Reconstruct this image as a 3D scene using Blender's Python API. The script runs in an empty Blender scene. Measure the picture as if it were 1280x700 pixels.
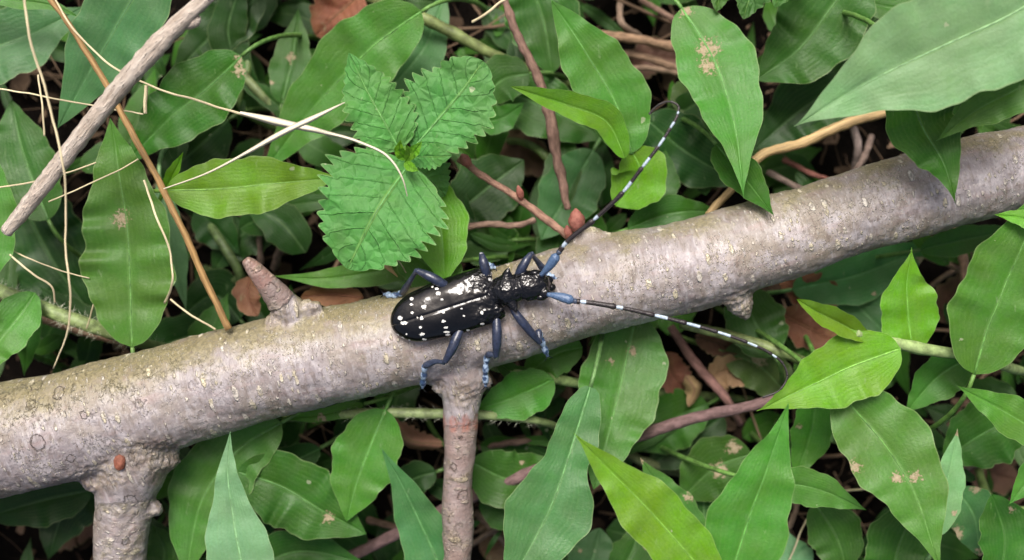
import bpy, bmesh, math, random
import numpy as np
from mathutils import Vector, Matrix, noise as mnoise

random.seed(11)
np.random.seed(11)
SC = bpy.context.scene
COL = SC.collection
MM = 0.001

# ------------------------------------------------------------------ camera
CAM_H = 330.0                       # mm above the soil
TANH = math.tan(math.radians(22.5))
cam_d = bpy.data.cameras.new("camera")
cam = bpy.data.objects.new("camera", cam_d)
COL.objects.link(cam)
cam.location = (0, 0, CAM_H * MM)
cam.rotation_euler = (0, 0, 0)      # straight down, photo's up is +Y
cam_d.angle = math.radians(45)
cam_d.clip_start = 0.01
cam_d.clip_end = 200
cam_d.dof.use_dof = True
cam_d.dof.focus_distance = (CAM_H - 68) * MM
cam_d.dof.aperture_fstop = 11
SC.camera = cam

# ------------------------------------------------------------------ light
SUN_EL, SUN_AZ = math.radians(60), math.radians(-12)     # azimuth measured from +Y towards +X
world = bpy.data.worlds.new("World")
SC.world = world
world.use_nodes = True
wn = world.node_tree
bg = wn.nodes["Background"]
sky = wn.nodes.new("ShaderNodeTexSky")
sky.sky_type = 'NISHITA'
sky.sun_disc = False
sky.sun_elevation = SUN_EL
sky.sun_rotation = SUN_AZ
sky.air_density = 0.7
sky.dust_density = 9.0
sky.ozone_density = 0.4
wn.links.new(sky.outputs[0], bg.inputs[0])
bg.inputs[1].default_value = 0.06
sun_d = bpy.data.lights.new("sun", 'SUN')
sun_d.energy = 1.5
sun_d.angle = math.radians(26)
sun_d.color = (1.0, 0.97, 0.93)
sun = bpy.data.objects.new("sun", sun_d)
COL.objects.link(sun)
sdir = Vector((math.sin(SUN_AZ) * math.cos(SUN_EL), math.cos(SUN_AZ) * math.cos(SUN_EL), math.sin(SUN_EL)))
sun.rotation_euler = sdir.to_track_quat('Z', 'Y').to_euler()
sun.location = (0, 0, 2)

SC.view_settings.view_transform = 'Standard'
SC.view_settings.look = 'None'
SC.view_settings.gamma = 1
SC.view_settings.exposure = 1.32
SC.cycles.max_bounces = 6
SC.cycles.transparent_max_bounces = 4
SC.cycles.use_denoising = True

# ------------------------------------------------------------------ helpers
def pxs(z):                        # mm per photo pixel at height z
    return (CAM_H - z) * TANH / 640.0

def P(x, y, z):                    # photo pixel at height z (mm) -> world metres
    s = pxs(z)
    return Vector(((x - 640) * s * MM, (350 - y) * s * MM, z * MM))

def tag(o, label=None, cat=None, group=None, kind=None):
    if label: o["label"] = label
    if cat: o["category"] = cat
    if group: o["group"] = group
    if kind: o["kind"] = kind
    return o

def mesh_obj(name, verts, faces, mat, parent=None, smooth=True, uv=None, color=None):
    me = bpy.data.meshes.new(name)
    me.from_pydata([tuple(v) for v in verts], [], faces)
    if smooth:
        me.polygons.foreach_set("use_smooth", [True] * len(me.polygons))
    if uv is not None:
        lay = me.uv_layers.new(name="UVMap")
        idx = np.empty(len(me.loops), dtype=np.int32)
        me.loops.foreach_get("vertex_index", idx)
        lay.data.foreach_set("uv", np.asarray(uv, dtype=np.float32)[idx].ravel())
    me.materials.append(mat)
    me.update()
    o = bpy.data.objects.new(name, me)
    COL.objects.link(o)
    if parent is not None:
        o.parent = parent
    if color is not None:
        o.color = (*color, 1)
    return o

def empty(name, loc):
    o = bpy.data.objects.new(name, None)
    o.empty_display_size = 0.005
    o.location = loc
    COL.objects.link(o)
    return o

def fattr(o, name, vals, typ='FLOAT'):
    a = o.data.attributes.new(name, typ, 'POINT')
    if typ == 'FLOAT':
        a.data.foreach_set("value", np.asarray(vals, dtype=np.float32))
    else:
        a.data.foreach_set("vector", np.asarray(vals, dtype=np.float32).ravel())

def crom(pts, n):
    """Catmull-Rom through pts (k x d), n samples spread by chord length; returns n x d."""
    p = np.asarray(pts, dtype=float)
    if len(p) == 2:
        t = np.linspace(0, 1, n)[:, None]
        return p[0] * (1 - t) + p[1] * t
    d = np.r_[0, np.cumsum(np.linalg.norm(np.diff(p[:, :2], axis=0), axis=1) + 1e-9)]
    d /= d[-1]
    ext = np.vstack([2 * p[0] - p[1], p, 2 * p[-1] - p[-2]])
    dd = np.r_[-d[1], d, 2 - d[-2]]
    out = []
    for t in np.linspace(0, 1, n):
        i = min(max(np.searchsorted(d, t, side='right') - 1, 0), len(p) - 2)
        P0, P1, P2, P3 = ext[i:i + 4]
        t0, t1, t2, t3 = dd[i:i + 4]
        def L(a, b, ta, tb): return a * (tb - t) / (tb - ta) + b * (t - ta) / (tb - ta)
        A1, A2, A3 = L(P0, P1, t0, t1), L(P1, P2, t1, t2), L(P2, P3, t2, t3)
        B1, B2 = L(A1, A2, t0, t2), L(A2, A3, t1, t3)
        out.append(L(B1, B2, t1, t2))
    return np.array(out)

def frames(c):
    """Tangents and two normals along a polyline c (n x 3)."""
    t = np.gradient(c, axis=0)
    t /= np.linalg.norm(t, axis=1)[:, None] + 1e-12
    up = np.array([0, 0, 1.0])
    n1 = np.cross(up, t)
    ln = np.linalg.norm(n1, axis=1)
    n1[ln < 0.15] = np.cross(np.array([0, 1.0, 0]), t[ln < 0.15])
    n1 /= np.linalg.norm(n1, axis=1)[:, None] + 1e-12
    n2 = np.cross(t, n1)
    return t, n1, n2

def tube_geo(c, r, sides=10, cap=True, rough=0.0, seed=0.0, rscale=0.4):
    """c: n x 3 metres, r: n radii metres -> verts, faces, uv (v = metres along *100)."""
    n = len(c)
    _, a, b = frames(c)
    th = np.linspace(0, 2 * np.pi, sides, endpoint=False)
    V = c[:, None, :] + r[:, None, None] * (np.cos(th)[None, :, None] * a[:, None, :] + np.sin(th)[None, :, None] * b[:, None, :])
    if rough:
        for i in range(n):
            for j in range(sides):
                q = V[i, j]
                k = mnoise.noise(Vector(q) * (rscale / MM) + Vector((seed, seed * 1.7, 3.1)))
                V[i, j] = c[i] + (q - c[i]) * (1 + rough * k)
    V = V.reshape(-1, 3)
    F = [(i * sides + j, i * sides + (j + 1) % sides, (i + 1) * sides + (j + 1) % sides, (i + 1) * sides + j)
         for i in range(n - 1) for j in range(sides)]
    if cap:
        F.append(tuple(range(sides - 1, -1, -1)))
        F.append(tuple((n - 1) * sides + j for j in range(sides)))
    return V, F

def px_path(pts, n):
    """[(x, y, z), ...] pixels + mm -> n x 3 world metres through a smooth curve."""
    q = crom(pts, n)
    s = (CAM_H - q[:, 2]) * TANH / 640.0
    return np.c_[(q[:, 0] - 640) * s, (350 - q[:, 1]) * s, q[:, 2]] * MM

def stem(name, pts, r, mat, parent=None, n=None, sides=9, rough=0.12, color=None, rscale=0.4):
    """r: list of pixel radii at evenly spaced stations (or a number)."""
    n = n or max(12, int(len(pts) * 8))
    c = px_path(pts, n)
    if mat.name == "straw":                              # dry stems are never quite straight
        sd = random.random() * 90
        L = np.r_[0, np.cumsum(np.linalg.norm(np.diff(c, axis=0), axis=1))] / MM
        for i in range(n):
            c[i] += np.array([mnoise.noise((L[i] * .09, sd, k * 7.0)) * .45 + mnoise.noise((L[i] * .3, sd, k * 5.0)) * .14 for k in (0, 1, 2)]) * MM
    rr = np.atleast_1d(np.asarray(r, dtype=float))
    rad = np.interp(np.linspace(0, 1, n), np.linspace(0, 1, len(rr)), rr) if len(rr) > 1 else np.full(n, rr[0])
    rad = rad * np.array([(CAM_H - z / MM) * TANH / 640.0 for z in c[:, 2]]) * MM
    V, F = tube_geo(c, rad, sides, True, rough, random.random() * 50, rscale)
    o = mesh_obj(name, V, F, mat, parent, color=color)
    s_ = np.r_[0, np.cumsum(np.linalg.norm(np.diff(c, axis=0), axis=1))]
    th = np.linspace(0, 2 * np.pi, sides, endpoint=False)
    off = random.random()
    fib = np.stack([np.cos(th)[None, :] * rad[:, None], np.sin(th)[None, :] * rad[:, None], np.repeat(s_[:, None] + off, sides, 1)], 2)
    fattr(o, "fibre", fib.reshape(-1, 3), 'FLOAT_VECTOR')
    return o

# ------------------------------------------------------------------ materials
class NT:
    def __init__(self, name):
        self.m = bpy.data.materials.new(name)
        self.m.use_nodes = True
        self.t = self.m.node_tree
        self.b = self.t.nodes["Principled BSDF"]
        self.out = self.t.nodes["Material Output"]
    def n(self, typ, **kw):
        x = self.t.nodes.new("ShaderNode" + typ)
        for k, v in kw.items():
            if k.startswith("i_"):
                key = k[2:].replace("_", " ")
                x.inputs[int(key) if key.isdigit() else key].default_value = v
            else:
                setattr(x, k, v)
        return x
    def l(self, a, b):
        self.t.links.new(a, b)
    def math(self, op, a, b=None, c=None, clamp=False):
        x = self.t.nodes.new("ShaderNodeMath"); x.operation = op; x.use_clamp = clamp
        for i, v in enumerate((a, b, c)):
            if v is None: continue
            if isinstance(v, (int, float)): x.inputs[i].default_value = v
            else: self.l(v, x.inputs[i])
        return x.outputs[0]
    def ramp(self, fac, lo, hi, a=0.0, b=1.0):
        x = self.t.nodes.new("ShaderNodeMapRange"); x.interpolation_type = 'SMOOTHSTEP'
        self.l(fac, x.inputs[0])
        for i, v in enumerate((lo, hi, a, b)): x.inputs[i + 1].default_value = v
        return x.outputs[0]
    def mix(self, fac, a, b, blend='MIX'):
        x = self.t.nodes.new("ShaderNodeMix"); x.data_type = 'RGBA'; x.blend_type = blend
        for s, v in ((x.inputs[0], fac), (x.inputs[6], a), (x.inputs[7], b)):
            if isinstance(v, (int, float)): s.default_value = v
            elif isinstance(v, tuple): s.default_value = (*v, 1)
            else: self.l(v, s)
        return x.outputs[2]
    def noise(self, vec, scale, detail=4, rough=0.55):
        x = self.n("TexNoise"); x.inputs["Scale"].default_value = scale; x.inputs["Detail"].default_value = detail
        x.inputs["Roughness"].default_value = rough
        if vec is not None: self.l(vec, x.inputs["Vector"])
        return x.outputs[0]
    def bump(self, h, dist, strength=1.0, normal=None):
        x = self.n("Bump"); x.inputs["Strength"].default_value = strength; x.inputs["Distance"].default_value = dist
        self.l(h, x.inputs["Height"])
        if normal is not None: self.l(normal, x.inputs["Normal"])
        return x.outputs[0]
    def scale(self, vec, s, off=None):
        x = self.n("Mapping"); x.inputs["Scale"].default_value = s
        self.l(vec, x.inputs["Vector"])
        if off is not None: self.l(off, x.inputs["Location"])
        return x.outputs[0]

def leaf_material(name, netted=False, rough=0.41, trans=0.34):
    m = NT(name)
    uvn = m.n("UVMap"); uvn.uv_map = "UVMap"
    sep = m.n("SeparateXYZ"); m.l(uvn.outputs[0], sep.inputs[0])
    u = m.math('MULTIPLY', m.math('SUBTRACT', sep.outputs[0], 0.5), 2.0)     # -1 .. 1 across
    v = sep.outputs[1]
    au = m.math('ABSOLUTE', u)
    oi = m.n("ObjectInfo")
    geo = m.n("NewGeometry")
    pos = m.n("VectorMath", operation='ADD')
    m.l(geo.outputs["Position"], pos.inputs[0])
    ofs = m.n("CombineXYZ"); m.l(oi.outputs["Random"], ofs.inputs[0]); m.l(oi.outputs["Random"], ofs.inputs[1])
    m.l(ofs.outputs[0], pos.inputs[1])
    pv = pos.outputs[0]
    ti = m.n("Attribute"); ti.attribute_name = "tint"
    base = m.mix(ti.outputs["Fac"], oi.outputs["Color"], m.mix(1.0, oi.outputs["Color"], (3.6, 3.0, 2.2), 'MULTIPLY'))
    # soft blotches of lighter and darker green, and yellower patches
    n1 = m.noise(pv, 90, 3)
    n2 = m.noise(pv, 420, 4, 0.6)
    n3 = m.noise(pv, 1800, 3, 0.6)
    hsv = m.n("HueSaturation")
    m.l(base, hsv.inputs["Color"])
    m.l(m.ramp(n1, 0.3, 0.72, 0.488, 0.508), hsv.inputs["Hue"])
    m.l(m.ramp(n2, 0.3, 0.7, 1.06, 0.98), hsv.inputs["Saturation"])
    m.l(m.ramp(n1, 0.25, 0.75, 0.86, 1.14), hsv.inputs["Value"])
    col = hsv.outputs[0]
    col = m.mix(m.math('MULTIPLY', m.ramp(n1, 0.55, 0.78), 0.18), col, (0.14, 0.27, 0.035))
    if not netted:
        st = m.scale(uvn.outputs[0], (34, 1.2, 1))
        sn = m.noise(st, 1.0, 2)
        st2 = m.math('MULTIPLY', m.math('SINE', m.math('MULTIPLY', u, 46.0)), 0.5)
        line = m.math('ADD', m.math('MULTIPLY', sn, 0.7), m.math('MULTIPLY', st2, 0.3))
        col = m.mix(m.ramp(line, 0.2, 0.75, 0.0, 0.20), col, m.mix(0.55, base, (0.22, 0.36, 0.12)))
        rib = m.ramp(m.math('SUBTRACT', au, m.math('MULTIPLY', m.math('SUBTRACT', 1.15, v), 0.045)), 0.0, 0.03, 1.0, 0.0)
        col = m.mix(m.math('MULTIPLY', rib, 0.22), col, (0.20, 0.36, 0.12))
        height = m.math('ADD', m.math('MULTIPLY', line, 0.4), m.math('MULTIPLY', n3, 0.8))
        bdist = 0.00015
    else:
        # side veins that leave the midrib and run towards the teeth, with a net of fine ones between
        ph = m.math('MULTIPLY', m.math('SUBTRACT', v, m.math('MULTIPLY', au, 0.24)), 7.2)
        wob = m.math('MULTIPLY', m.math('SUBTRACT', n2, 0.5), 0.25)
        fr = m.math('FRACT', m.math('ADD', ph, wob))
        dv = m.math('ABSOLUTE', m.math('SUBTRACT', fr, 0.5))
        vein = m.ramp(dv, 0.0, 0.07, 1.0, 0.0)
        vor = m.n("TexVoronoi"); vor.feature = 'DISTANCE_TO_EDGE'; vor.inputs["Scale"].default_value = 380
        m.l(pv, vor.inputs["Vector"])
        net = m.ramp(vor.outputs["Distance"], 0.0, 0.16, 1.0, 0.0)
        rib = m.ramp(au, 0.012, 0.05, 1.0, 0.0)
        vv = m.math('MAXIMUM', m.math('MAXIMUM', vein, m.math('MULTIPLY', net, 0.3)), rib)
        col = m.mix(m.math('MULTIPLY', vv, 0.17), col, m.mix(0.5, base, (0.02, 0.075, 0.018)))
        col = m.mix(m.math('MULTIPLY', rib, 0.5), col, (0.2, 0.34, 0.08))
        height = m.math('ADD', m.math('MULTIPLY', m.math('SUBTRACT', 1.0, vv), 1.0), m.math('MULTIPLY', n3, 0.25))
        height = m.math('ADD', height, m.math('MULTIPLY', m.ramp(vor.outputs['Distance'], 0.0, 0.5), 1.1))
        bdist = 0.00026
    # pale worn margin
    edge = m.ramp(au, 0.955, 1.0)
    col = m.mix(m.math('MULTIPLY', edge, 0.4), col, (0.34, 0.42, 0.2))
    # fine cell-like mottling and faint scuffs along the blade
    col = m.mix(m.ramp(n3, 0.35, 0.65, 0.0, 0.24), col, m.mix(1.0, base, (0.55, 0.62, 0.5), 'MULTIPLY'))
    scf = m.noise(m.scale(pv, (500, 160, 300)), 1.0, 4, 0.7)
    col = m.mix(m.ramp(scf, 0.64, 0.74, 0.0, 0.3), col, (0.30, 0.40, 0.22))
    # small bleached specks and scuffs
    sp = m.n("TexVoronoi"); sp.inputs["Scale"].default_value = 170; sp.inputs["Randomness"].default_value = 1
    wv = m.n("VectorMath", operation='ADD'); m.l(pv, wv.inputs[0])
    nz = m.n("TexNoise"); nz.inputs["Scale"].default_value = 700; m.l(pv, nz.inputs["Vector"])
    sc = m.n("VectorMath", operation='SCALE'); sc.inputs["Scale"].default_value = 0.0016; m.l(nz.outputs["Color"], sc.inputs[0])
    m.l(sc.outputs[0], wv.inputs[1]); m.l(wv.outputs[0], sp.inputs["Vector"])
    sepc = m.n("SeparateColor"); m.l(sp.outputs["Color"], sepc.inputs[0])
    keep = m.math('GREATER_THAN', sepc.outputs[0], 0.45)
    size = m.math('MULTIPLY', m.math('POWER', sepc.outputs[1], 2.0), 0.11)
    spot = m.math('MULTIPLY', m.math('LESS_THAN', sp.outputs["Distance"], size), keep)
    col = m.mix(m.math('MULTIPLY', spot, 0.62), col, (0.42, 0.46, 0.3))
    # dust film: faint paler cloud
    col = m.mix(m.ramp(m.noise(pv, 260, 5, 0.65), 0.58, 0.8, 0.0, 0.10), col, (0.22, 0.34, 0.2))
    # gnawed / dead patches where the mesh says so
    at = m.n("Attribute"); at.attribute_name = "damage"
    dm = m.ramp(m.math('ADD', at.outputs["Fac"], m.math('MULTIPLY', m.math('SUBTRACT', m.noise(pv, 1100, 5, 0.7), 0.5), 2.0)), 0.52, 0.80)
    rim = m.ramp(m.math('ABSOLUTE', m.math('SUBTRACT', dm, 0.4)), 0.0, 0.4, 1.0, 0.0)
    dcol = m.mix(m.noise(pv, 1500, 3), (0.24, 0.15, 0.075), (0.58, 0.52, 0.36))
    col = m.mix(dm, col, m.mix(m.math('MULTIPLY', rim, .8), dcol, (0.10, 0.062, 0.03)))
    m.l(col, m.b.inputs["Base Color"])
    m.l(m.math('ADD', m.ramp(n2, 0.2, 0.8, rough - 0.07, rough + 0.12), m.math('MULTIPLY', dm, 0.3), clamp=True), m.b.inputs["Roughness"])
    m.b.inputs["Specular IOR Level"].default_value = 0.30
    nb = m.bump(m.noise(pv, 130, 1), 0.0016, 0.45)
    nb = m.bump(height, bdist, 0.8, nb)
    m.l(nb, m.b.inputs["Normal"])
    tr = m.n("BsdfTranslucent")
    tcol = m.mix(1.0, col, (1.25, 1.15, 0.45), 'MULTIPLY')
    m.l(tcol, tr.inputs[0]); m.l(nb, tr.inputs[1])
    mx = m.n("MixShader"); mx.inputs[0].default_value = trans
    m.l(m.b.outputs[0], mx.inputs[1]); m.l(tr.outputs[0], mx.inputs[2]); m.l(mx.outputs[0], m.out.inputs[0])
    return m.m

def simple_material(name, cols, scale=600, rough=0.6, stretch=None, bump=0.0002, spec=0.4, objcol=False):
    m = NT(name)
    tc = m.n("TexCoord"); geo = m.n("NewGeometry")
    v = geo.outputs["Position"]
    if stretch:
        at = m.n("Attribute"); at.attribute_name = "fibre"
        v = m.scale(at.outputs["Vector"], stretch)
    a = m.noise(v, scale, 5, 0.65)
    b = m.noise(v, scale * 0.22, 3)
    c = m.noise(v, scale * 4, 3, 0.7)
    if objcol:
        oi = m.n("ObjectInfo")
        c0 = oi.outputs["Color"]
        col = m.mix(m.ramp(a, 0.3, 0.7), m.mix(1.0, c0, (0.6, 0.58, 0.55), 'MULTIPLY'), m.mix(1.0, c0, (1.35, 1.33, 1.28), 'MULTIPLY'))
    else:
        col = m.mix(m.ramp(a, 0.3, 0.7), cols[0], cols[1])
        if len(cols) > 2: col = m.mix(m.ramp(b, 0.42, 0.7), col, cols[2])
        if len(cols) > 3: col = m.mix(m.ramp(c, 0.56, 0.7), col, cols[3])
    m.l(col, m.b.inputs["Base Color"])
    m.b.inputs["Roughness"].default_value = rough
    m.b.inputs["Specular IOR Level"].default_value = spec
    m.l(m.bump(m.math('ADD', a, m.math('MULTIPLY', c, 0.5)), bump, 0.9), m.b.inputs["Normal"])
    return m.m

M_LEAF = leaf_material("green_leaf")
M_NETTLE = leaf_material("netted_leaf", True, 0.56, 0.22)
M_SOIL = simple_material("dark_soil", [(0.003, 0.0022, 0.0018), (0.008, 0.006, 0.0045), (0.004, 0.003, 0.0025), (0.016, 0.011, 0.008)], 500, 0.95, None, 0.0012, 0.08)  # soil, like the litter, blackened to deepen the shade in the gaps
M_DEAD = leaf_material("dead_leaf", False, 0.7, 0.12)
M_LITTER = simple_material("litter", [(0.008, 0.0055, 0.004), (0.034, 0.021, 0.014), (0.015, 0.010, 0.007)], 300, 0.9, None, 0.0003, 0.1)
def _litter_tint():
    t = M_LITTER.node_tree; b = t.nodes["Principled BSDF"]; src = b.inputs["Base Color"].links[0].from_socket
    at = t.nodes.new("ShaderNodeAttribute"); at.attribute_name = "tint"
    mx = t.nodes.new("ShaderNodeMix"); mx.data_type = 'RGBA'; mx.inputs[7].default_value = (0.20, 0.135, 0.09, 1)
    t.links.new(at.outputs["Fac"], mx.inputs[0]); t.links.new(src, mx.inputs[6]); t.links.new(mx.outputs[2], b.inputs["Base Color"])
_litter_tint()
M_STEM = simple_material("green_stem", [(0.1, 0.2, 0.05)], 500, 0.5, None, 0.0001, 0.45, True)
M_STRAW = simple_material("straw", [], 1500, 0.6, (1, 1, .06), 0.00015, 0.35, True)
M_TWIG = simple_material("twig_bark", [], 1100, 0.75, (1, 1, .4), 0.0004, 0.3, True)

# ------------------------------------------------------------------ leaves
GREEN = dict(mid=(0.042, 0.138, 0.020), bright=(0.140, 0.335, 0.030), dark=(0.019, 0.070, 0.013), blue=(0.074, 0.205, 0.070),  # mid, dark and deep have the lower layers' shade put into the green
             deep=(0.014, 0.052, 0.011), fresh=(0.080, 0.228, 0.036), pale=(0.195, 0.400, 0.185), olive=(0.075, 0.115, 0.034), net=(0.084, 0.262, 0.060))  # pale and blue have sky sheen mixed into the colour
NU = 21

def profile(t, p, te, be):
    w = np.zeros_like(t)
    a = t <= p
    w[a] = np.power(np.clip(1 - ((p - t[a]) / p) ** 2, 0, 1), be)
    s = (t[~a] - p) / (1 - p)
    w[~a] = np.power(np.clip(np.cos(np.pi / 2 * s), 0, 1), te)
    return w

def leaf_geo(pts, w, z0, z1, p=0.4, arch=0.0, fold=0.12, roll=0.0, wave=0.5, k=6.0, te=1.25, be=0.55, teeth=0, twist=0.0, crinkle=0.25,
             wl=1.0, wr=1.0, dmg=(), seed=None, nv=None, curl=0.0):
    """pts: pixels base -> tip. Heights in mm. Returns verts, faces, uv, damage, midline."""
    rs = random.Random(str(pts[0]) + str(w)) if seed is None else random.Random(seed)
    nv = nv or (150 if teeth else 60)
    q = crom(pts, nv)
    t = np.linspace(0, 1, nv)
    z = z0 + (z1 - z0) * t + arch * np.sin(np.pi * t)
    c = np.c_[(q[:, 0] - 640), (350 - q[:, 1])] * ((CAM_H - z) * TANH / 640.0)[:, None]
    d = np.gradient(c, axis=0); d /= np.linalg.norm(d, axis=1)[:, None] + 1e-9
    lat = np.c_[-d[:, 1], d[:, 0]]                 # left of the direction base -> tip
    if isinstance(w, (list, tuple)):
        wt = np.interp(t, [a[0] for a in w], [a[1] for a in w])
        wt = np.convolve(np.pad(wt, 2, mode='edge'), np.ones(5) / 5, 'valid'); wt[-1] = 0; wt[0] *= 0.6
    else:
        wt = w * profile(t, p, te, be)
    wob = [1 + 0.06 * np.sin(2 * np.pi * (k * 0.55 * t + rs.random())) * np.clip(t * 4, 0, 1) + 0.018 * np.sin(2 * np.pi * (k * 1.5 * t + rs.random())) for _ in (0, 1)]
    hw = wt * (CAM_H - z) * TANH / 640.0
    u = np.linspace(-1, 1, (9 if nv < 20 else NU) if not teeth else 31)
    nu = len(u)
    if teeth:
        ph = (t * teeth) % 1.0
        saw = np.where(ph < .62, np.sin(ph / .62 * np.pi / 2) , (1 - ph) / .38) * (1 + 0.22 * np.sin(5.3 * np.floor(t * teeth)))
        hw_e = hw * (1 + 0.21 * (saw - 0.5) * np.clip(np.minimum(t * 8, (1 - t) * 9), 0, 1))
    else:
        hw_e = hw
    lpx = float(np.abs(np.diff(q, axis=0)).sum()); k = k * min(1.0, max(.45, lpx / 260)); wave = wave * min(1.0, (float(np.max(wt)) / 46) ** 1.3)
    ph0, ph1 = rs.random() * 6.28, rs.random() * 6.28
    rip = (rs.random() * 2, rs.random() * 2)
    V = np.zeros((nv, nu, 3))
    for j, uu in enumerate(u):
        side = wl if uu > 0 else wr
        ww = (hw + (hw_e - hw) * abs(uu) ** 3) * uu * side * wob[0 if uu > 0 else 1]
        zz = z + fold * np.abs(ww) + (roll + twist * (t - 0.5)) * ww - curl * (ww ** 2) / (np.max(hw) + 1e-6)
        env = np.clip(np.minimum(t * 5, (1 - t) * 4), 0, 1) * (0.25 + 0.9 * np.sin(np.pi * (1.4 * t + rip[0 if uu > 0 else 1])) ** 2)
        zz = zz + wave * abs(uu) ** 0.8 * np.sin(2 * np.pi * k * t + ph0 + (0.5 if uu > 0 else 0)) * env
        zz = zz + 0.5 * wave * abs(uu) ** 2 * np.sin(2 * np.pi * k * 1.7 * t + ph1 + (2.0 if uu > 0 else 0)) * env
        # a shallow groove over the midrib
        zz = zz - 0.25 * math.exp(-(uu / 0.1) ** 2)
        if teeth:
            vv = t - 0.24 * abs(uu)
            zz = zz + 0.24 * np.abs(np.sin(np.pi * 7.2 * vv)) * np.clip(1.2 - abs(uu), 0, 1) * np.clip(hw / 6, 0, 1)
        V[:, j, :2] = c + lat * ww[:, None]
        V[:, j, 2] = zz
    if crinkle:
        sd = rs.random() * 100
        for i in range(nv):
            for j in range(nu):
                x, y, zq = V[i, j]
                V[i, j, 2] = zq + crinkle * mnoise.noise((x * 0.16 + sd, y * 0.16, sd)) * 2
    V[:, :, 2] = np.maximum(V[:, :, 2], 1.0)
    UV = np.zeros((nv, nu, 2)); UV[:, :, 0] = (u[None, :] + 1) / 2; UV[:, :, 1] = t[:, None]
    D = np.zeros((nv, nu))
    for (du, dv, dr) in dmg:                       # dr in mm
        cx = V[int(dv * (nv - 1)), int((du + 1) / 2 * (nu - 1))]
        D = np.maximum(D, 1 - np.linalg.norm(V[:, :, :2] - cx[:2], axis=2) / dr)
    F = [(i * nu + j, i * nu + j + 1, (i + 1) * nu + j + 1, (i + 1) * nu + j) for i in range(nv - 1) for j in range(nu - 1)]
    return V.reshape(-1, 3) * MM, F, UV.reshape(-1, 2), np.clip(D, 0, 1).ravel(), V[:, nu // 2, :] * MM, hw

def blade(name, pts, w, z0, z1, col, parent=None, mat=None, rib=True, **kw):
    jd = random.Random("d" + str(pts))
    if mat is None and jd.random() < 0.16:
        extra = [(jd.choice((-1, 1)) * jd.uniform(.5, 1), jd.uniform(.15, .9), jd.uniform(1.0, 3.6)) for _ in range(jd.choice((1, 1, 2)))]
        if jd.random() < .3: extra.append((0, .99, jd.uniform(2, 4)))
        kw["dmg"] = list(kw.get("dmg", ())) + extra
    V, F, UV, D, midl, hw = leaf_geo(pts, w, z0, z1, **kw)
    c = GREEN[col] if isinstance(col, str) else col
    j = random.Random(str(pts))
    c = tuple(x * j.uniform(0.9, 1.12) for x in c)
    o = mesh_obj(name, V, F, mat or M_LEAF, parent, uv=UV, color=c)
    fattr(o, "damage", D)
    if rib:
        n = len(midl); mr = j.uniform(0.02, 0.26)
        sel = np.linspace(0, n - 1, 22).astype(int)
        r = np.interp(np.linspace(0, 1, 22), [0, 0.15, 1], [0.36, 0.26, 0.05]) * MM * min(1.0, max(hw) / 8.0)
        mv, mf = tube_geo(midl[sel] - np.array([0, 0, 0.00004]), r, 6)
        mesh_obj("midrib", mv, mf, M_STEM, o, color=tuple((1 - mr) * a + mr * b for a, b in zip(c, (0.2, 0.42, 0.15))))
    return o, midl, c

def stalk(midl, col, parent):
    b = midl[0]; d = midl[0] - midl[min(6, len(midl) - 1)]
    d = d / (np.linalg.norm(d) + 1e-9)
    h = b[2]
    p1 = b + d * h * 0.25
    p2 = np.array([b[0] + d[0] * h * 0.4, b[1] + d[1] * h * 0.4, -0.001])
    t = np.linspace(0, 1, 12)[:, None]
    c = b * (1 - t) ** 2 + 2 * p1 * t * (1 - t) + p2 * t ** 2
    r = np.linspace(0.45, 0.75, 12) * MM
    V, F = tube_geo(c, r, 7)
    mesh_obj("stalk", V, F, M_STEM, parent, color=tuple(0.6 * a + 0.4 * b_ for a, b_ in zip(col, (0.16, 0.26, 0.08))))

LEAF_GROUP = "broad green leaves around the branch"
def leaf(label, pts, w, z0, z1, col, **kw):
    o, midl, c = blade("leaf", pts, w, z0, z1, col, None, **kw)
    tag(o, label, "leaf", LEAF_GROUP)
    stalk(midl, c, o)
    return o

#@@SETTING
# ------------------------------------------------------------------ ground
def ground():
    n = 121
    a = np.linspace(-1, 1, n)
    g = np.sign(a) * (np.abs(a) * 0.35 + np.abs(a) ** 9 * 60)
    V = []
    for y in g:
        for x in g:
            z = 0.0025 * mnoise.fractal((x * 40, y * 40, 0), 1.0, 2.0, 4) if abs(x) < 0.5 and abs(y) < 0.5 else 0
            V.append((x, y, z - 0.002))
    F = [(i * n + j, i * n + j + 1, (i + 1) * n + j + 1, (i + 1) * n + j) for i in range(n - 1) for j in range(n - 1)]
    o = mesh_obj("ground", V, F, M_SOIL)
    tag(o, "soil under the leaves, coloured near black for the shade in the gaps", None, None, "structure")
ground()

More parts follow.
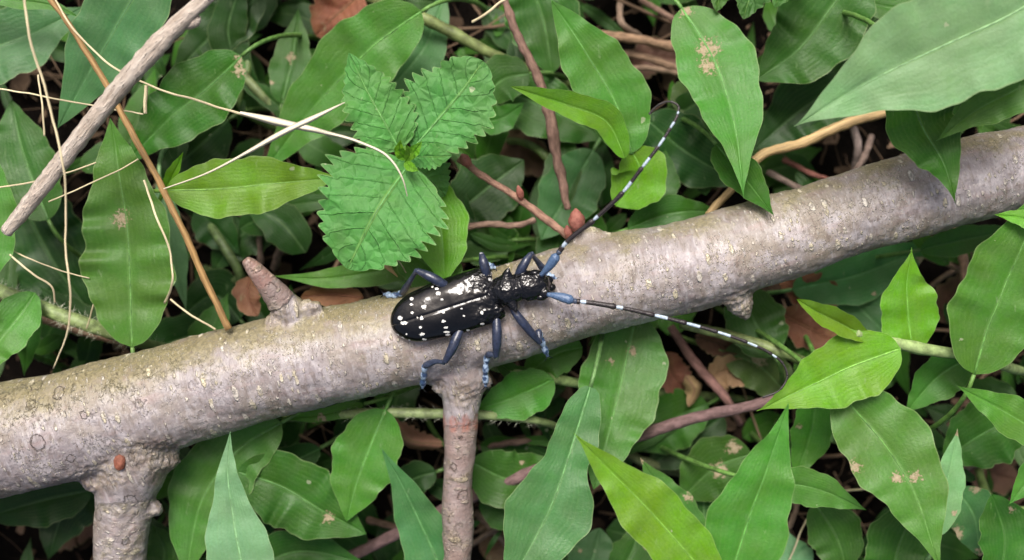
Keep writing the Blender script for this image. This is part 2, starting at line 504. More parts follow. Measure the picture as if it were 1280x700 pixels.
def litter():
    V, F, T, b = [], [], [], 0
    rs = random.Random(5)
    for k in range(3600):
        x, y = rs.uniform(-170, 170), rs.uniform(-110, 110)
        a = rs.uniform(0, 6.28)
        L = rs.uniform(1.2, 9) * rs.uniform(.35, 1); W = L * rs.choice((.08, .12, .3, .5, .7))
        z = rs.uniform(0.5, 6); tilt = rs.uniform(-0.6, 0.6); bend = rs.uniform(-1.5, 2); tn = rs.random() ** 2.5
        for i in range(4):
            s = i / 3 - 0.5
            for sd in (-1, 0, 1):
                lx, ly = s * L, sd * W * (0.5, 1, 0.8, 0.25)[i] * rs.uniform(0.5, 1.3) / 2
                V.append(((x + lx * math.cos(a) - ly * math.sin(a)) * MM, (y + lx * math.sin(a) + ly * math.cos(a)) * MM,
                          (z + tilt * lx + bend * (0.5 - abs(s)) + 0.4 * abs(ly) * rs.uniform(-1, 1.5)) * MM)); T.append(tn)
        for i in range(3):
            for j in range(2):
                F.append((b + i * 3 + j, b + i * 3 + j + 1, b + i * 3 + j + 4, b + i * 3 + j + 3))
        b += 12
    for k in range(420):                                  # rootlets, grass stems and bits of twig
        x, y = rs.uniform(-165, 165), rs.uniform(-105, 105); a = rs.uniform(0, 6.28); L = rs.uniform(12, 60); z = rs.uniform(2, 18); bd = rs.uniform(-.8, .8)
        c = np.array([[x + L * (t - .5) * math.cos(a + bd * t) , y + L * (t - .5) * math.sin(a + bd * t), max(.8, z + rs.uniform(-2, 2) - abs(t - .5) * z * 1.4)] for t in np.linspace(0, 1, 9)]) * MM
        r0 = rs.choice((.14, .18, .25, .4, .6)) * MM
        v, f = tube_geo(c, np.linspace(r0, r0 * .6, 9), 5)
        V += [tuple(q) for q in v]; F += [tuple(i + b for i in q) for q in f]; T += [rs.uniform(.2, 1)] * len(v); b += len(v)
    o = mesh_obj("leaf_litter", V, F, M_LITTER); fattr(o, "tint", T)
    tag(o, "crumbled brown leaf litter, rootlets and bits on the soil", None, None, "stuff")
litter()

GAPS = [(330, 70, 40), (410, 25, 45), (570, 15, 30), (790, 60, 75), (1075, 185, 70), (1195, 385, 45), (650, 195, 40), (330, 320, 40),
        (100, 650, 60), (510, 640, 50), (640, 640, 45), (880, 455, 75), (720, 510, 25), (60, 100, 20), (1240, 590, 35), (1000, 650, 40), (270, 60, 25),
        (1000, 395, 60), (560, 545, 60), (420, 375, 60), (120, 110, 25), (700, 240, 25)]
def undergrowth():
    """Small low leaves in the shade: one mass that nobody could count, thickest outside the photographed spot."""
    rs = random.Random(21)
    V, F, UV, T = [], [], [], []
    b = 0
    k = 0
    while k < 1060:
        ring = k >= 600
        x, y = rs.uniform(-330, 330), rs.uniform(-270, 270)
        if not ring: x, y = rs.uniform(-160, 160), rs.uniform(-90, 90)
        z = rs.uniform(3, 30) if not ring else rs.uniform(5, 45)
        s = pxs(z); px, py = 640 + x / s, 350 - y / s
        if ring and -90 < px < 1370 and -90 < py < 790: continue
        if any((px - gx) ** 2 + (py - gy) ** 2 < (gr * (.6 if z < 11 else 1.0)) ** 2 for gx, gy, gr in GAPS): continue
        k += 1
        a = rs.uniform(0, 6.28); L = rs.uniform(38, 120) if not ring else rs.uniform(90, 230)
        bend = rs.uniform(-0.5, 0.5)
        pts = [(px + L * (q - 0.5) * math.cos(a + bend * q), py + L * (q - 0.5) * math.sin(a + bend * q)) for q in (0, 0.5, 1)]
        v, f, uv, _, _, _ = leaf_geo(pts, L * rs.choice((.07, .1, .14, .2, .25)), z, max(1, z - rs.uniform(0, 12)), fold=rs.uniform(-0.1, 0.3), roll=rs.uniform(-0.35, 0.35),
                                     wave=0.3, seed=k, nv=16, crinkle=0.2, arch=2)
        V.append(v); UV.append(uv); T += [rs.random() ** 2.4] * len(v); F += [tuple(i + b for i in q) for q in f]; b += len(v)
    o = mesh_obj("undergrowth", np.vstack(V), F, M_LEAF, uv=np.vstack(UV), color=(0.016, 0.062, 0.010))
    fattr(o, "tint", T)
    tag(o, "mass of small dark green leaves low over the soil", None, None, "stuff")
undergrowth()

#@@BRANCH
# ------------------------------------------------------------------ the branch
BZ = 55.0
MAIN = [(-420, 668, 76, 52), (-240, 615, 74, 54), (-90, 574, 72, BZ), (0, 550, 71, BZ), (86, 532, 69, BZ), (200, 499, 66, BZ), (319, 465, 63, BZ), (437, 439, 60, BZ), (560, 411, 60, BZ), (650, 387, 60, BZ),
        (733, 360, 61, BZ), (800, 345, 58, BZ), (867, 330, 57, BZ), (961, 301, 55, BZ), (1043, 273, 51, BZ), (1146, 243, 53, BZ), (1200, 229, 53, BZ), (1280, 211, 52, BZ), (1390, 186, 50, BZ), (1560, 150, 49, 54), (1760, 96, 47, 52)]
LOWER_LEFT = [(172, 520, 52, BZ), (168, 560, 50, 54), (163, 590, 45, 53), (157, 620, 36, 52), (154, 650, 34, 51), (150, 700, 33, 49), (145, 800, 32, 46), (130, 1000, 30, 38)]
LOWER_MID = [(580, 430, 32, BZ), (578, 470, 31, 55), (577, 492, 27, 54), (576, 510, 23, 54), (575, 527, 22, 53), (574, 545, 20.5, 53), (573, 600, 19.5, 52), (572, 700, 18.5, 50), (570, 800, 18, 48), (562, 960, 16, 38)]
STUB = [(376, 404, 21, 58), (360, 385, 18, 60), (340, 362, 15.5, 62), (322, 341, 13, 64), (309, 327, 9.5, 65), (305, 323, 7, 65.3)]

def axis_world(spec, n):
    a = crom([(x, y, z, r) for x, y, r, z in spec], n)
    s = (CAM_H - a[:, 2]) * TANH / 640.0
    return np.c_[(a[:, 0] - 640) * s, (350 - a[:, 1]) * s, a[:, 2]], a[:, 3] * s      # mm, mm

def remesh_union(parts, voxel, smooth_iter):
    V, F, b = [], [], 0
    for v, f in parts:
        V.append(v); F += [tuple(i + b for i in q) for q in f]; b += len(v)
    me = bpy.data.meshes.new("tmp"); me.from_pydata([tuple(x) for x in np.vstack(V)], [], F)
    o = bpy.data.objects.new("tmp", me); COL.objects.link(o)
    r = o.modifiers.new("r", 'REMESH'); r.mode = 'VOXEL'; r.voxel_size = voxel
    sm = o.modifiers.new("s", 'SMOOTH'); sm.factor = 0.5; sm.iterations = smooth_iter
    dg = bpy.context.evaluated_depsgraph_get()
    me2 = bpy.data.meshes.new_from_object(o.evaluated_get(dg))
    n = len(me2.vertices)
    co = np.empty(n * 3, dtype=np.float32); me2.vertices.foreach_get("co", co)
    no = np.empty(n * 3, dtype=np.float32); me2.vertices.foreach_get("normal", no)
    fc = [tuple(p.vertices) for p in me2.polygons]
    bpy.data.objects.remove(o); bpy.data.meshes.remove(me); bpy.data.meshes.remove(me2)
    return co.reshape(-1, 3).astype(float), no.reshape(-1, 3).astype(float), fc

def sphere_geo(c, r, seg=14):
    bm = bmesh.new(); bmesh.ops.create_uvsphere(bm, u_segments=seg, v_segments=seg, radius=1)
    V = np.array([v.co for v in bm.verts]); F = [tuple(x.index for x in f.verts) for f in bm.faces]; bm.free()
    return V * np.asarray(r) + np.asarray(c), F

def bark_material():
    m = NT("smooth_bark")
    at = m.n("Attribute"); at.attribute_name = "bark"; bc = at.outputs["Vector"]         # (mm along, mm around, branch)
    geo = m.n("NewGeometry"); pos = geo.outputs["Position"]
    big = m.noise(pos, 55, 4)
    med = m.noise(pos, 190, 5, 0.6)
    fine = m.noise(pos, 1100, 5, 0.65)
    sb = m.n("SeparateXYZ"); m.l(bc, sb.inputs[0])
    old = m.ramp(sb.outputs[0], 84, 154, 1.0, 0.0)                        # the older, flakier end
    streak = m.noise(m.scale(bc, (0.9, 0.22, 1)), 1.0, 4, 0.6)           # short marks running round the limb
    along = m.noise(m.scale(bc, (0.10, 0.42, 1)), 1.0, 4, 0.6)
    col = m.mix(m.ramp(big, 0.38, 0.62), (0.250, 0.222, 0.230), (0.240, 0.204, 0.165))
    col = m.mix(m.ramp(med, 0.44, 0.64, 0, 0.8), col, (0.42, 0.388, 0.405))
    col = m.mix(m.ramp(along, 0.50, 0.72, 0, 0.5), col, (0.30, 0.215, 0.205))
    col = m.mix(m.ramp(streak, 0.52, 0.68, 0, 0.6), col, (0.15, 0.115, 0.095))
    col = m.mix(m.ramp(streak, 0.46, 0.32, 0, 0.5), col, (0.46, 0.435, 0.45))
    al = m.n("Attribute"); al.attribute_name = "algae"
    alg = m.ramp(m.math('ADD', al.outputs["Fac"], m.math('MULTIPLY', m.math('SUBTRACT', med, 0.5), 2.0)), 0.35, 0.95, 0, 0.85)
    col = m.mix(alg, col, m.mix(m.ramp(fine, 0.35, 0.65), (0.125, 0.108, 0.045), (0.27, 0.235, 0.12)))
    # lenticels: cream corky warts drawn out round the limb, and crowds of small ones
    def warts(sx, sy, warp, lo, gain, soft, ring=False):
        wv = m.n("VectorMath", operation='ADD'); m.l(m.scale(bc, (sx, sy, 1)), wv.inputs[0])
        nz = m.n("TexNoise"); nz.inputs["Scale"].default_value = 1.5; nz.inputs["Detail"].default_value = 4; m.l(bc, nz.inputs["Vector"])
        sc = m.n("VectorMath", operation='SCALE'); sc.inputs["Scale"].default_value = warp; m.l(nz.outputs["Color"], sc.inputs[0])
        m.l(sc.outputs[0], wv.inputs[1])
        vo = m.n("TexVoronoi"); vo.voronoi_dimensions = "2D"; vo.inputs["Scale"].default_value = 1.0; m.l(wv.outputs[0], vo.inputs["Vector"])
        sp = m.n("SeparateColor"); m.l(vo.outputs["Color"], sp.inputs[0])
        rad = m.math('MINIMUM', m.math('MULTIPLY', m.math('SUBTRACT', sp.outputs[0], lo), gain), 0.26)
        d = m.math('SUBTRACT', vo.outputs["Distance"], rad)
        if ring:
            return m.math('MULTIPLY', m.ramp(m.math('ABSOLUTE', d), 0.0, soft, 1, 0), m.math('GREATER_THAN', rad, 0.06))
        return m.ramp(d, -soft, soft * .4, 1, 0)
    l1 = warts(0.36, 0.15, 0.22, 0.38, 0.42, 0.07)
    l2 = warts(0.85, 0.42, 0.6, 0.40, 0.55, 0.12)
    l3 = warts(1.9, 1.3, 0.8, 0.35, 0.55, 0.16)
    l4 = warts(0.55, 0.40, 0.7, 0.45, 0.7, 0.12)
    crowd = m.ramp(m.noise(pos, 150, 3), 0.42, 0.58, 0.2, 1.0)
    crowd2 = m.ramp(m.noise(pos, 110, 4), 0.45, 0.58, 0.0, 0.85)
    ln = m.math('MAXIMUM', m.math('MULTIPLY', l1, m.ramp(fine, 0.38, 0.52, 0.35, 1.0)), m.math('MAXIMUM', m.math('MULTIPLY', m.math('MULTIPLY', l2, crowd), m.ramp(fine, 0.36, 0.52, 0.25, .95)), m.math('MULTIPLY', l3, crowd2)))
    lnc = m.mix(m.ramp(med, 0.4, 0.6), (0.66, 0.62, 0.55), (0.58, 0.52, 0.35))
    dk = m.math('MULTIPLY', l4, m.ramp(m.noise(pos, 170, 4), 0.47, 0.6, 0.0, 0.6))
    col = m.mix(m.math('MULTIPLY', dk, m.math('SUBTRACT', 1.0, ln)), col, (0.135, 0.105, 0.085))
    col = m.mix(m.math('MULTIPLY', ln, 0.85), col, lnc)
    crk = m.noise(m.scale(bc, (0.42, 0.36, 1)), 1.0, 6, 0.7)
    crack = m.ramp(m.math('ABSOLUTE', m.math('SUBTRACT', crk, 0.5)), 0.0, 0.016, 1, 0)
    crack = m.math('MULTIPLY', crack, m.math('MULTIPLY', m.math('ADD', m.math('MULTIPLY', old, 0.35), 0.06), m.ramp(med, 0.48, 0.60, 0.0, 1.0)), clamp=True)
    rings = m.math('MULTIPLY', warts(0.17, 0.16, 0.25, 0.55, 0.6, 0.03, True), m.math('MULTIPLY', old, 0.75))
    crack = m.math('MAXIMUM', crack, rings)
    col = m.mix(crack, col, (0.085, 0.065, 0.05))
    col = m.mix(m.ramp(fine, 0.58, 0.68, 0, 0.5), col, (0.115, 0.095, 0.08))
    col = m.mix(m.ramp(fine, 0.42, 0.30, 0, 0.35), col, (0.56, 0.53, 0.49))
    twg = m.math("MULTIPLY", m.ramp(sb.outputs[2], 40, 45), m.ramp(med, .35, .6, .75, .4))
    col = m.mix(twg, col, m.mix(streak, (0.13, 0.075, 0.06), (0.24, 0.165, 0.14)))
    rg = m.n("Attribute"); rg.attribute_name = "rough"
    col = m.mix(m.math('MULTIPLY', rg.outputs["Fac"], m.ramp(fine, 0.4, 0.6, 0.15, 0.8)), col, m.mix(m.ramp(med, 0.4, 0.6), (0.15, 0.115, 0.08), (0.36, 0.31, 0.24)))
    rd = m.n("Attribute"); rd.attribute_name = "red"
    col = m.mix(m.math('MULTIPLY', rd.outputs["Fac"], m.ramp(fine, 0.3, 0.6, 0.3, 1.0)), col, (0.36, 0.115, 0.07))
    m.l(col, m.b.inputs["Base Color"])
    m.l(m.ramp(med, 0.3, 0.7, 0.52, 0.36), m.b.inputs["Roughness"])
    m.b.inputs["Specular IOR Level"].default_value = 0.6
    h = m.math('ADD', m.math('MULTIPLY', fine, 0.35), m.math('MULTIPLY', ln, 0.7))
    h = m.math('SUBTRACT', h, m.math('MULTIPLY', crack, 0.8))
    h = m.math('ADD', h, m.math('MULTIPLY', streak, 0.6))
    h = m.math('ADD', h, m.math('MULTIPLY', m.math('MULTIPLY', rg.outputs["Fac"], med), 2.0))
    h = m.math('ADD', h, m.math('MULTIPLY', m.math('MULTIPLY', old, med), 1.2))
    m.l(m.bump(h, 0.00045, 1.0), m.b.inputs["Normal"])
    return m.m

def branch():
    bark = bark_material()
    ax = [axis_world(s, n) for s, n in ((MAIN, 380), (LOWER_LEFT, 80), (LOWER_MID, 80), (STUB, 30))]
    parts = []
    for c, r in ax:
        v, f = tube_geo(c * MM, r * MM, 40)
        parts.append((v, f))
    def blob(x, y, z, r):
        c = np.array(P(x, y, z)); parts.append(sphere_geo(c, np.array(r) * MM))
    blob(925, 378, 54, (3.4, 3.4, 3.4)); blob(932, 390, 53.5, (1.6, 2.2, 1.6)); blob(915, 372, 57, (2.4, 2, 2.4))
    blob(735, 297, 55, (4.0, 2.6, 3.5)); blob(752, 300, 56, (3.0, 2, 3))
    blob(120, 601, 55, (3.2, 2.6, 3.2)); blob(207, 573, 55, (3.2, 2.8, 3.2)); blob(205, 588, 53, (1.3, 1.3, 1.3)); blob(196, 636, 52, (1.6, 1.8, 1.6))
    blob(549, 482, 55, (1.7, 2.0, 2.0)); blob(607, 476, 55, (1.7, 2.0, 2.0)); blob(390, 382, 60, (2.6, 1.5, 1.5)); blob(345, 402, 59, (2.6, 2.0, 2.0))
    co, no, fc = remesh_union(parts, 0.00058, 14)
    # nearest axis
    cmm = co / MM
    n = len(co)
    best = np.full(n, 1e9); bid = np.zeros(n, int); S = np.zeros(n); TH = np.zeros(n); R = np.zeros(n)
    for k, (c, r) in enumerate(ax):
        dl = np.r_[0, np.cumsum(np.linalg.norm(np.diff(c, axis=0), axis=1))]
        tg, a, b = frames(c)
        start = {0: 0, 1: 18, 2: 18, 3: 9}[k]
        for i0 in range(0, n, 20000):
            q = cmm[i0:i0 + 20000]
            d2 = ((q[:, None, :] - c[None, start:, :]) ** 2).sum(2)
            j = d2.argmin(1) + start
            dist = np.sqrt(d2.min(1)) / r[j]
            if k == 0: score = dist * 1.06
            else:
                score = dist + np.where(j == start, 0.6, 0)
            w = score < best[i0:i0 + 20000]
            idx = np.arange(i0, min(i0 + 20000, n))[w]
            best[idx] = score[w]; bid[idx] = k
            rel = q[w] - c[j[w]]
            S[idx] = dl[j[w]] + (rel * tg[j[w]]).sum(1)
            TH[idx] = np.arctan2((rel * b[j[w]]).sum(1), (rel * a[j[w]]).sum(1)); R[idx] = r[j[w]]
    # surface relief
    def spot(x, y, z, rad):
        c = np.array(P(x, y, z)) / MM
        return np.clip(1 - np.linalg.norm((cmm - c) * np.array([1, 1, 0.6]), axis=1) / rad, 0, 1)
    rough = np.zeros(n)
    for q in ((112, 600, 60, 5.5), (175, 570, 64, 5), (205, 572, 60, 7), (140, 592, 60, 5), (925, 380, 57, 5.5), (545, 485, 58, 3.5), (612, 480, 58, 3.5), (195, 636, 55, 3), (578, 492, 60, 4.5), (383, 380, 62, 3.5), (345, 395, 62, 4)):
        rough = np.maximum(rough, spot(*q))
    rough = np.clip(rough * 1.8, 0, 1)
    disp = np.empty(n)
    for i in range(n):
        x, y, z = cmm[i]
        d = 0.5 * mnoise.fractal((x * 0.10, y * 0.10, z * 0.10), 1.0, 2.0, 4) + 0.13 * mnoise.fractal((x * 0.7, y * 0.7, z * 0.7 + 9), 0.8, 2.0, 3)
        if rough[i] > 0.01:
            d += rough[i] * 0.55 * mnoise.fractal((x * 1.3, y * 1.3, z * 1.3), 0.6, 2.1, 3)
        disp[i] = d
    co = co + no * disp[:, None] * MM
    rough = np.maximum(rough, np.where(bid == 1, .4, 0) * (0.5 + .5 * np.sin(cmm[:, 1] * 2.1 + 3 * np.sin(cmm[:, 0]))))
    rough = np.maximum(rough, .55 * np.clip(-no[:, 1] - .35, 0, 1) * np.where(bid == 0, 1, 0) * np.clip((20 - cmm[:, 0]) / 60, 0, 1))
    red = np.zeros(n)
    arcs = np.c_[S, TH * np.where(bid == 0, 10.3, R), bid * 23.0]
    sy = (S - 0)
    alg = np.clip(0.15 + 0.75 * np.sin(TH) * 0 + 0.95 * np.where(bid == 0, np.clip(no[:, 1] + .12, 0, 1) ** 1.15, 0.35) * 1.0, 0, 1)
    alg = alg * np.where(cmm[:, 0] < 0, 1.0, 0.7)
    rc = np.array(P(575, 527, 53)) / MM
    ring = np.abs(cmm[:, 1] - rc[1]); red = np.where((np.abs(cmm[:, 0] - rc[0]) < 6) & (ring < 1.9), 0.62 * np.clip(1.6 - ring / 1.3 + .9 * np.sin(cmm[:, 0] * 2.3), 0, 1), 0)
    red = np.maximum(red, np.where((bid == 3), np.clip((S - 12.2) / 1.0, 0, 0.22), 0))
    fb = np.array([bid[list(f)].max() if len(set(bid[list(f)])) == 1 else bid[f[0]] for f in fc])
    root = None
    for k, name in enumerate(("fallen_branch", "side_branch", "side_branch", "broken_stub")):
        fsel = [fc[i] for i in np.nonzero(fb == k)[0]]
        used = np.unique(np.array([i for f in fsel for i in f]))
        mp = np.full(n, -1); mp[used] = np.arange(len(used))
        o = mesh_obj(name, co[used], [tuple(int(mp[i]) for i in f) for f in fsel], bark, root)
        fattr(o, "bark", arcs[used], 'FLOAT_VECTOR'); fattr(o, "algae", alg[used]); fattr(o, "rough", rough[used]); fattr(o, "red", red[used])
        if k == 0:
            root = o
            tag(o, "thick grey fallen branch with side shoots that the beetle stands on", "branch")
        else:
            o["label"] = {1: "thick side branch by the rough collar, running off the picture's edge", 2: "slim straight side shoot with a reddish ring", 3: "short snapped stub with a pink broken tip"}[k]
    # red-brown bud scar set in the collar and a loose flake of bark under the knot
    c = np.array(P(150, 577, 62.5))
    v, f = sphere_geo((0, 0, 0), (1.35 * MM, 1.9 * MM, 1.1 * MM), 18)
    for i in range(len(v)):
        v[i] *= 1 + 0.18 * mnoise.noise(Vector(v[i]) * 1400)
    scar = mesh_obj("bud_scar", v + c, f, simple_material("scar_red", [(0.16, 0.045, 0.025), (0.27, 0.10, 0.06), (0.10, 0.04, 0.025)], 900, 0.55, None, 0.0003), root)
    scar["label"] = "red brown round bud scar"
    return ax
AXES = branch()
#@@PLANTS
# ------------------------------------------------------------------ single leaves (label, midrib pixels base -> tip, half width, height base, height tip, colour)
leaf("shaded green leaf in the top corner behind the two dry stalks", [(-70, 95), (-10, 62), (50, 38), (104, 8)], 46, 42, 38, 'blue', p=.45, wave=.3)
leaf("narrow pale green leaf edge along the top beside the dry stalks", [(-50, -14), (20, 0), (70, 8), (104, 24)], 11, 52, 50, 'fresh')
leaf("wide smooth leaf whose tip points down behind the rough grey twig", [(225, -80), (170, -8), (122, 72), (72, 160)], 52, 62, 50, 'blue', p=.42, wave=.35, te=1.05)
leaf("dull green leaf with white specks, tip crossing the brown stalk", [(302, 70), (265, 105), (210, 150), (152, 209)], 44, 46, 42, 'mid', p=.38, dmg=[(.55, .08, 4), (.1, .04, 3)])
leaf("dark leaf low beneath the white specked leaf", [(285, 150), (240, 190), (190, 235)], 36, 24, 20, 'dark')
leaf("dark shaded leaf at the frame edge below the thin crossing straws", [(60, 275), (40, 225), (25, 175), (14, 125)], 40, 38, 36, 'mid', p=.4, te=.9)
leaf("pale leaf cut by the frame edge above the hairy stem", [(-18, 350), (-10, 285), (-14, 215), (-20, 170)], 34, 60, 58, 'fresh', p=.4)
leaf("long upright rippled leaf with a small scar, beside the brown stalk", [(165, 434), (163, 370), (160, 300), (150, 225), (138, 148)], 57, 55, 60, 'fresh', p=.38, wave=.85, k=7, te=1.0, be=.6, dmg=[(0.15, .57, 4.2)])
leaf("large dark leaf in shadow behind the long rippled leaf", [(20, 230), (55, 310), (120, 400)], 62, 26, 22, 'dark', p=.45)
leaf("bright rippled leaf lying level beside the toothed plant", [(209, 238), (275, 236), (345, 229), (428, 222)], 37, 58, 62, 'bright', p=.4, wave=.7, k=6, te=1.15, roll=.05)
leaf("tiny upright bright blade beside the brown stalk and level leaf", [(205, 238), (217, 216), (229, 190)], 8, 50, 58, "bright", fold=.5)
leaf("slender bluish leaf hanging behind the brown stalk", [(200, 225), (216, 305), (233, 389)], 17, 40, 34, 'pale', p=.45)
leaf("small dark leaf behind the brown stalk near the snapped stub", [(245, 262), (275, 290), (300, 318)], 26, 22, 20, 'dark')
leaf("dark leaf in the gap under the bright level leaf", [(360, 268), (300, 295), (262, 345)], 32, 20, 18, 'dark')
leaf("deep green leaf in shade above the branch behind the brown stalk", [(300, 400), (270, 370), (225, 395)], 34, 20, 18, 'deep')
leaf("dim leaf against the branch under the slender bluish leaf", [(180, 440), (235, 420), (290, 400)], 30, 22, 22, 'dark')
leaf("broad smooth leaf behind the crossed pale straws", [(527, 14), (478, 48), (412, 112), (330, 212)], 47, 46, 36, 'fresh', p=.32, wave=.5, te=.9, roll=-.1)
leaf("small dark pointed leaf with a slit beside the dim stems", [(352, 130), (366, 70), (373, 10)], 25, 26, 24, 'mid', p=.4, dmg=[(.1, .5, 3)])
leaf("grey green leaf behind the broad smooth leaf", [(470, 130), (530, 60), (560, -20)], 30, 30, 30, 'blue')
leaf("rounded bright leaf tucked under the largest toothed leaf", [(520, 215), (548, 275), (556, 352)], 36, 48, 55, 'bright', p=.5, te=.75, wave=.3)
leaf("mid green leaf with a pale midrib between toothed leaf and beetle", [(575, 362), (535, 332), (480, 290)], 34, 50, 46, 'fresh', p=.4)
leaf("long flat leaf just above the branch left of the beetle", [(560, 328), (480, 338), (410, 348), (340, 345)], 17, 46, 44, 'fresh', p=.4)
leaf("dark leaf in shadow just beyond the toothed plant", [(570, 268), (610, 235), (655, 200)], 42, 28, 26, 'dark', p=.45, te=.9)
leaf("dark green leaf below the red brown twig bud", [(640, 300), (600, 300), (560, 262)], 30, 26, 24, 'mid')
leaf("leaf touching the round toothed leaf near the knobbly twig", [(662, 92), (628, 100), (596, 140)], 30, 34, 30, 'mid', p=.4)
leaf("small dull pointed leaf under the knobbly twig", [(596, 152), (622, 150), (656, 128)], 18, 30, 34, 'mid')
leaf("dark leaf on both sides of the knobbly twig near the top", [(660, -30), (680, 30), (690, 92)], 46, 34, 30, 'mid', p=.45, te=.8)
leaf("shadowed leaf behind the curled yellow green leaf", [(600, 100), (670, 130), (770, 178)], 38, 28, 26, 'mid', p=.45)
leaf("dark bluish leaf below the knobbly twig and behind the red bud", [(742, 188), (715, 235), (676, 300)], 38, 28, 28, 'blue', p=.45, te=.9)
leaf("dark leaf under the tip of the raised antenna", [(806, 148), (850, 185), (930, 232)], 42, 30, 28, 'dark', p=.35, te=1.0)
leaf("leaf with a bleached chewed patch and a long drooping tip", [(852, 10), (888, 65), (915, 140), (930, 248)], 48, 54, 70, 'fresh', p=0.34, wave=.4, te=1.5, dmg=[(.05, .25, 5.5), (-.2, .33, 4.5), (.1, .03, 4)])
leaf("tail of a green leaf lapping over the far side of the branch", [(895, 180), (930, 222), (968, 270)], 24, 50, 68, 'mid', p=.35)
leaf("small olive leaf in the dark gap beside the chewed leaf", [(848, 140), (860, 118), (886, 100)], 20, 24, 22, 'olive')
leaf("low leaf against the upper side of the branch", [(785, 286), (835, 268), (900, 262)], 24, 40, 38, 'mid')
leaf("small upright leaf between raised antenna and branch", [(818, 262), (828, 225), (832, 185)], 22, 32, 30, 'mid')
leaf("wide green leaf at the top behind the largest pale leaf", [(1075, -40), (1035, 15), (1000, 60), (945, 100)], 56, 46, 40, 'mid', p=.42, te=.85)
leaf("largest pale leaf, close to the lens, pointing over the branch", [(1330, -22), (1260, 20), (1190, 52), (1090, 100), (993, 158)], 78, 96, 88, 'pale', p=.36, wave=.55, k=6, te=1.3, roll=-.08)
leaf("smaller leaf with its tip just below the largest pale leaf", [(1330, 80), (1270, 112), (1220, 138), (1171, 176)], 30, 88, 80, 'fresh', p=.4)
leaf("dull green leaf hanging down across the far end of the branch", [(1135, 95), (1152, 155), (1180, 205), (1195, 254)], 44, 74, 73, 'mid', p=.33, te=1.5)
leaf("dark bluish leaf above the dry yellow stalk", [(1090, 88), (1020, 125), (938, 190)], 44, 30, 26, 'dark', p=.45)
leaf("narrow dark leaf at the top behind the pale leaf", [(1180, 5), (1120, 10), (1058, -6)], 24, 40, 38, 'mid')
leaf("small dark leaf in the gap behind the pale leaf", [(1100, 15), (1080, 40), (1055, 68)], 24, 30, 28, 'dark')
leaf("big upright leaf at the frame edge beside the jointed stem", [(1218, 468), (1232, 420), (1262, 345), (1310, 235)], 58, 62, 70, 'fresh', p=.38, wave=.4, te=.9)
leaf("tiny bright leaf end poking past the branch at the frame edge", [(1310, 285), (1275, 272), (1242, 268)], 11, 72, 70, 'bright')
leaf("dark bluish leaf running under the branch near the brown dead leaf", [(990, 362), (1060, 348), (1180, 300)], 34, 26, 24, 'blue', p=.45)
leaf("dusky leaf under the small upright leaf", [(1110, 420), (1075, 385), (1040, 345)], 30, 22, 20, 'blue')
leaf("dark leaf strip under the far end of the branch", [(1150, 312), (1205, 300), (1280, 285)], 18, 34, 32, 'mid')
leaf("green leaf under the branch knot", [(968, 445), (945, 405), (925, 355)], 38, 34, 30, 'mid', p=.5, te=.7)
leaf("greyish torn leaf inside the curl of the lower antenna", [(905, 440), (945, 455), (990, 500)], 30, 26, 24, 'olive', p=.5, te=.7, dmg=[(.3, .4, 5)])
leaf("long drooping leaf with brown scars near the lower corner", [(1046, 490), (1085, 530), (1135, 600), (1176, 712)], 54, 60, 66, 'fresh', p=.36, wave=.45, te=1.3, dmg=[(-.85, .35, 3.5), (-.2, .52, 3), (.2, .55, 3)])
leaf("tall pale leaf with its sharp tip straight up under the antenna curl", [(895, 770), (920, 700), (936, 650), (962, 578), (986, 504)], [(0, 10), (.2, 40), (.42, 53), (.6, 42), (.78, 22), (.9, 8), (1, 0)], 76, 82, "fresh", wave=.4)
leaf("short leaf stem end behind the tall sharp tipped leaf", [(1022, 490), (1014, 540), (992, 605)], 26, 44, 42, 'fresh')
leaf("leaf with a sharp tip pointing sideways behind the tall leaf", [(958, 602), (1015, 610), (1084, 638)], 24, 56, 54, 'fresh', p=.35)
leaf("brightest yellow green leaf slanting down at the bottom edge", [(905, 745), (858, 690), (808, 634), (766, 592), (717, 541)], 39, 78, 86, "bright", p=.42, wave=.4, te=1.35)
leaf("long bluish leaf with white nicks at the bottom edge", [(738, 484), (716, 555), (690, 630), (632, 740)], [(0, 10), (.1, 24), (.25, 30), (.36, 26), (.46, 46), (.6, 54), (.75, 44), (.9, 18), (1, 0)], 60, 64, 'blue', wave=.45)
leaf("large rounded leaf hanging from under the branch with a pale midrib", [(795, 392), (782, 455), (764, 530), (742, 612)], 52, 44, 52, 'fresh', p=.34, wave=.4, te=.9, dmg=[(.1, .22, 2.5), (-.4, .3, 2)])
leaf("narrow leaf point behind the drooping scarred leaf", [(1172, 670), (1184, 605), (1197, 536)], 22, 56, 58, 'pale')
leaf("thin leaf with an upturned pale edge near the frame edge", [(1330, 560), (1265, 520), (1196, 482)], 26, 64, 66, 'fresh')
leaf("small folded leaf just beneath the jointed stem", [(1212, 446), (1175, 470), (1130, 517)], 28, 50, 46, 'fresh', p=.4, fold=.3)
leaf("bright leaf piece at the frame edge near the lower corner", [(1320, 560), (1290, 595), (1261, 631)], 20, 68, 66, 'fresh')
leaf("plump upright leaf at the bottom near the corner", [(1250, 730), (1256, 670), (1240, 618)], 34, 52, 54, 'mid', p=.55, te=.7)
leaf("greyish leaf with a brown torn edge near the corner", [(1195, 612), (1215, 640), (1226, 695)], 32, 40, 38, 'blue', p=.45, te=.8, dmg=[(-.9, .6, 4)])
leaf("blunt leaf under the drooping scarred leaf at the bottom", [(1112, 735), (1125, 680), (1150, 628)], 44, 42, 44, 'mid', p=.5, te=.75)
leaf("small leaf at the bottom between the tall leaf and the corner", [(1018, 628), (1045, 670), (1062, 725)], 34, 40, 38, 'mid', p=.45)
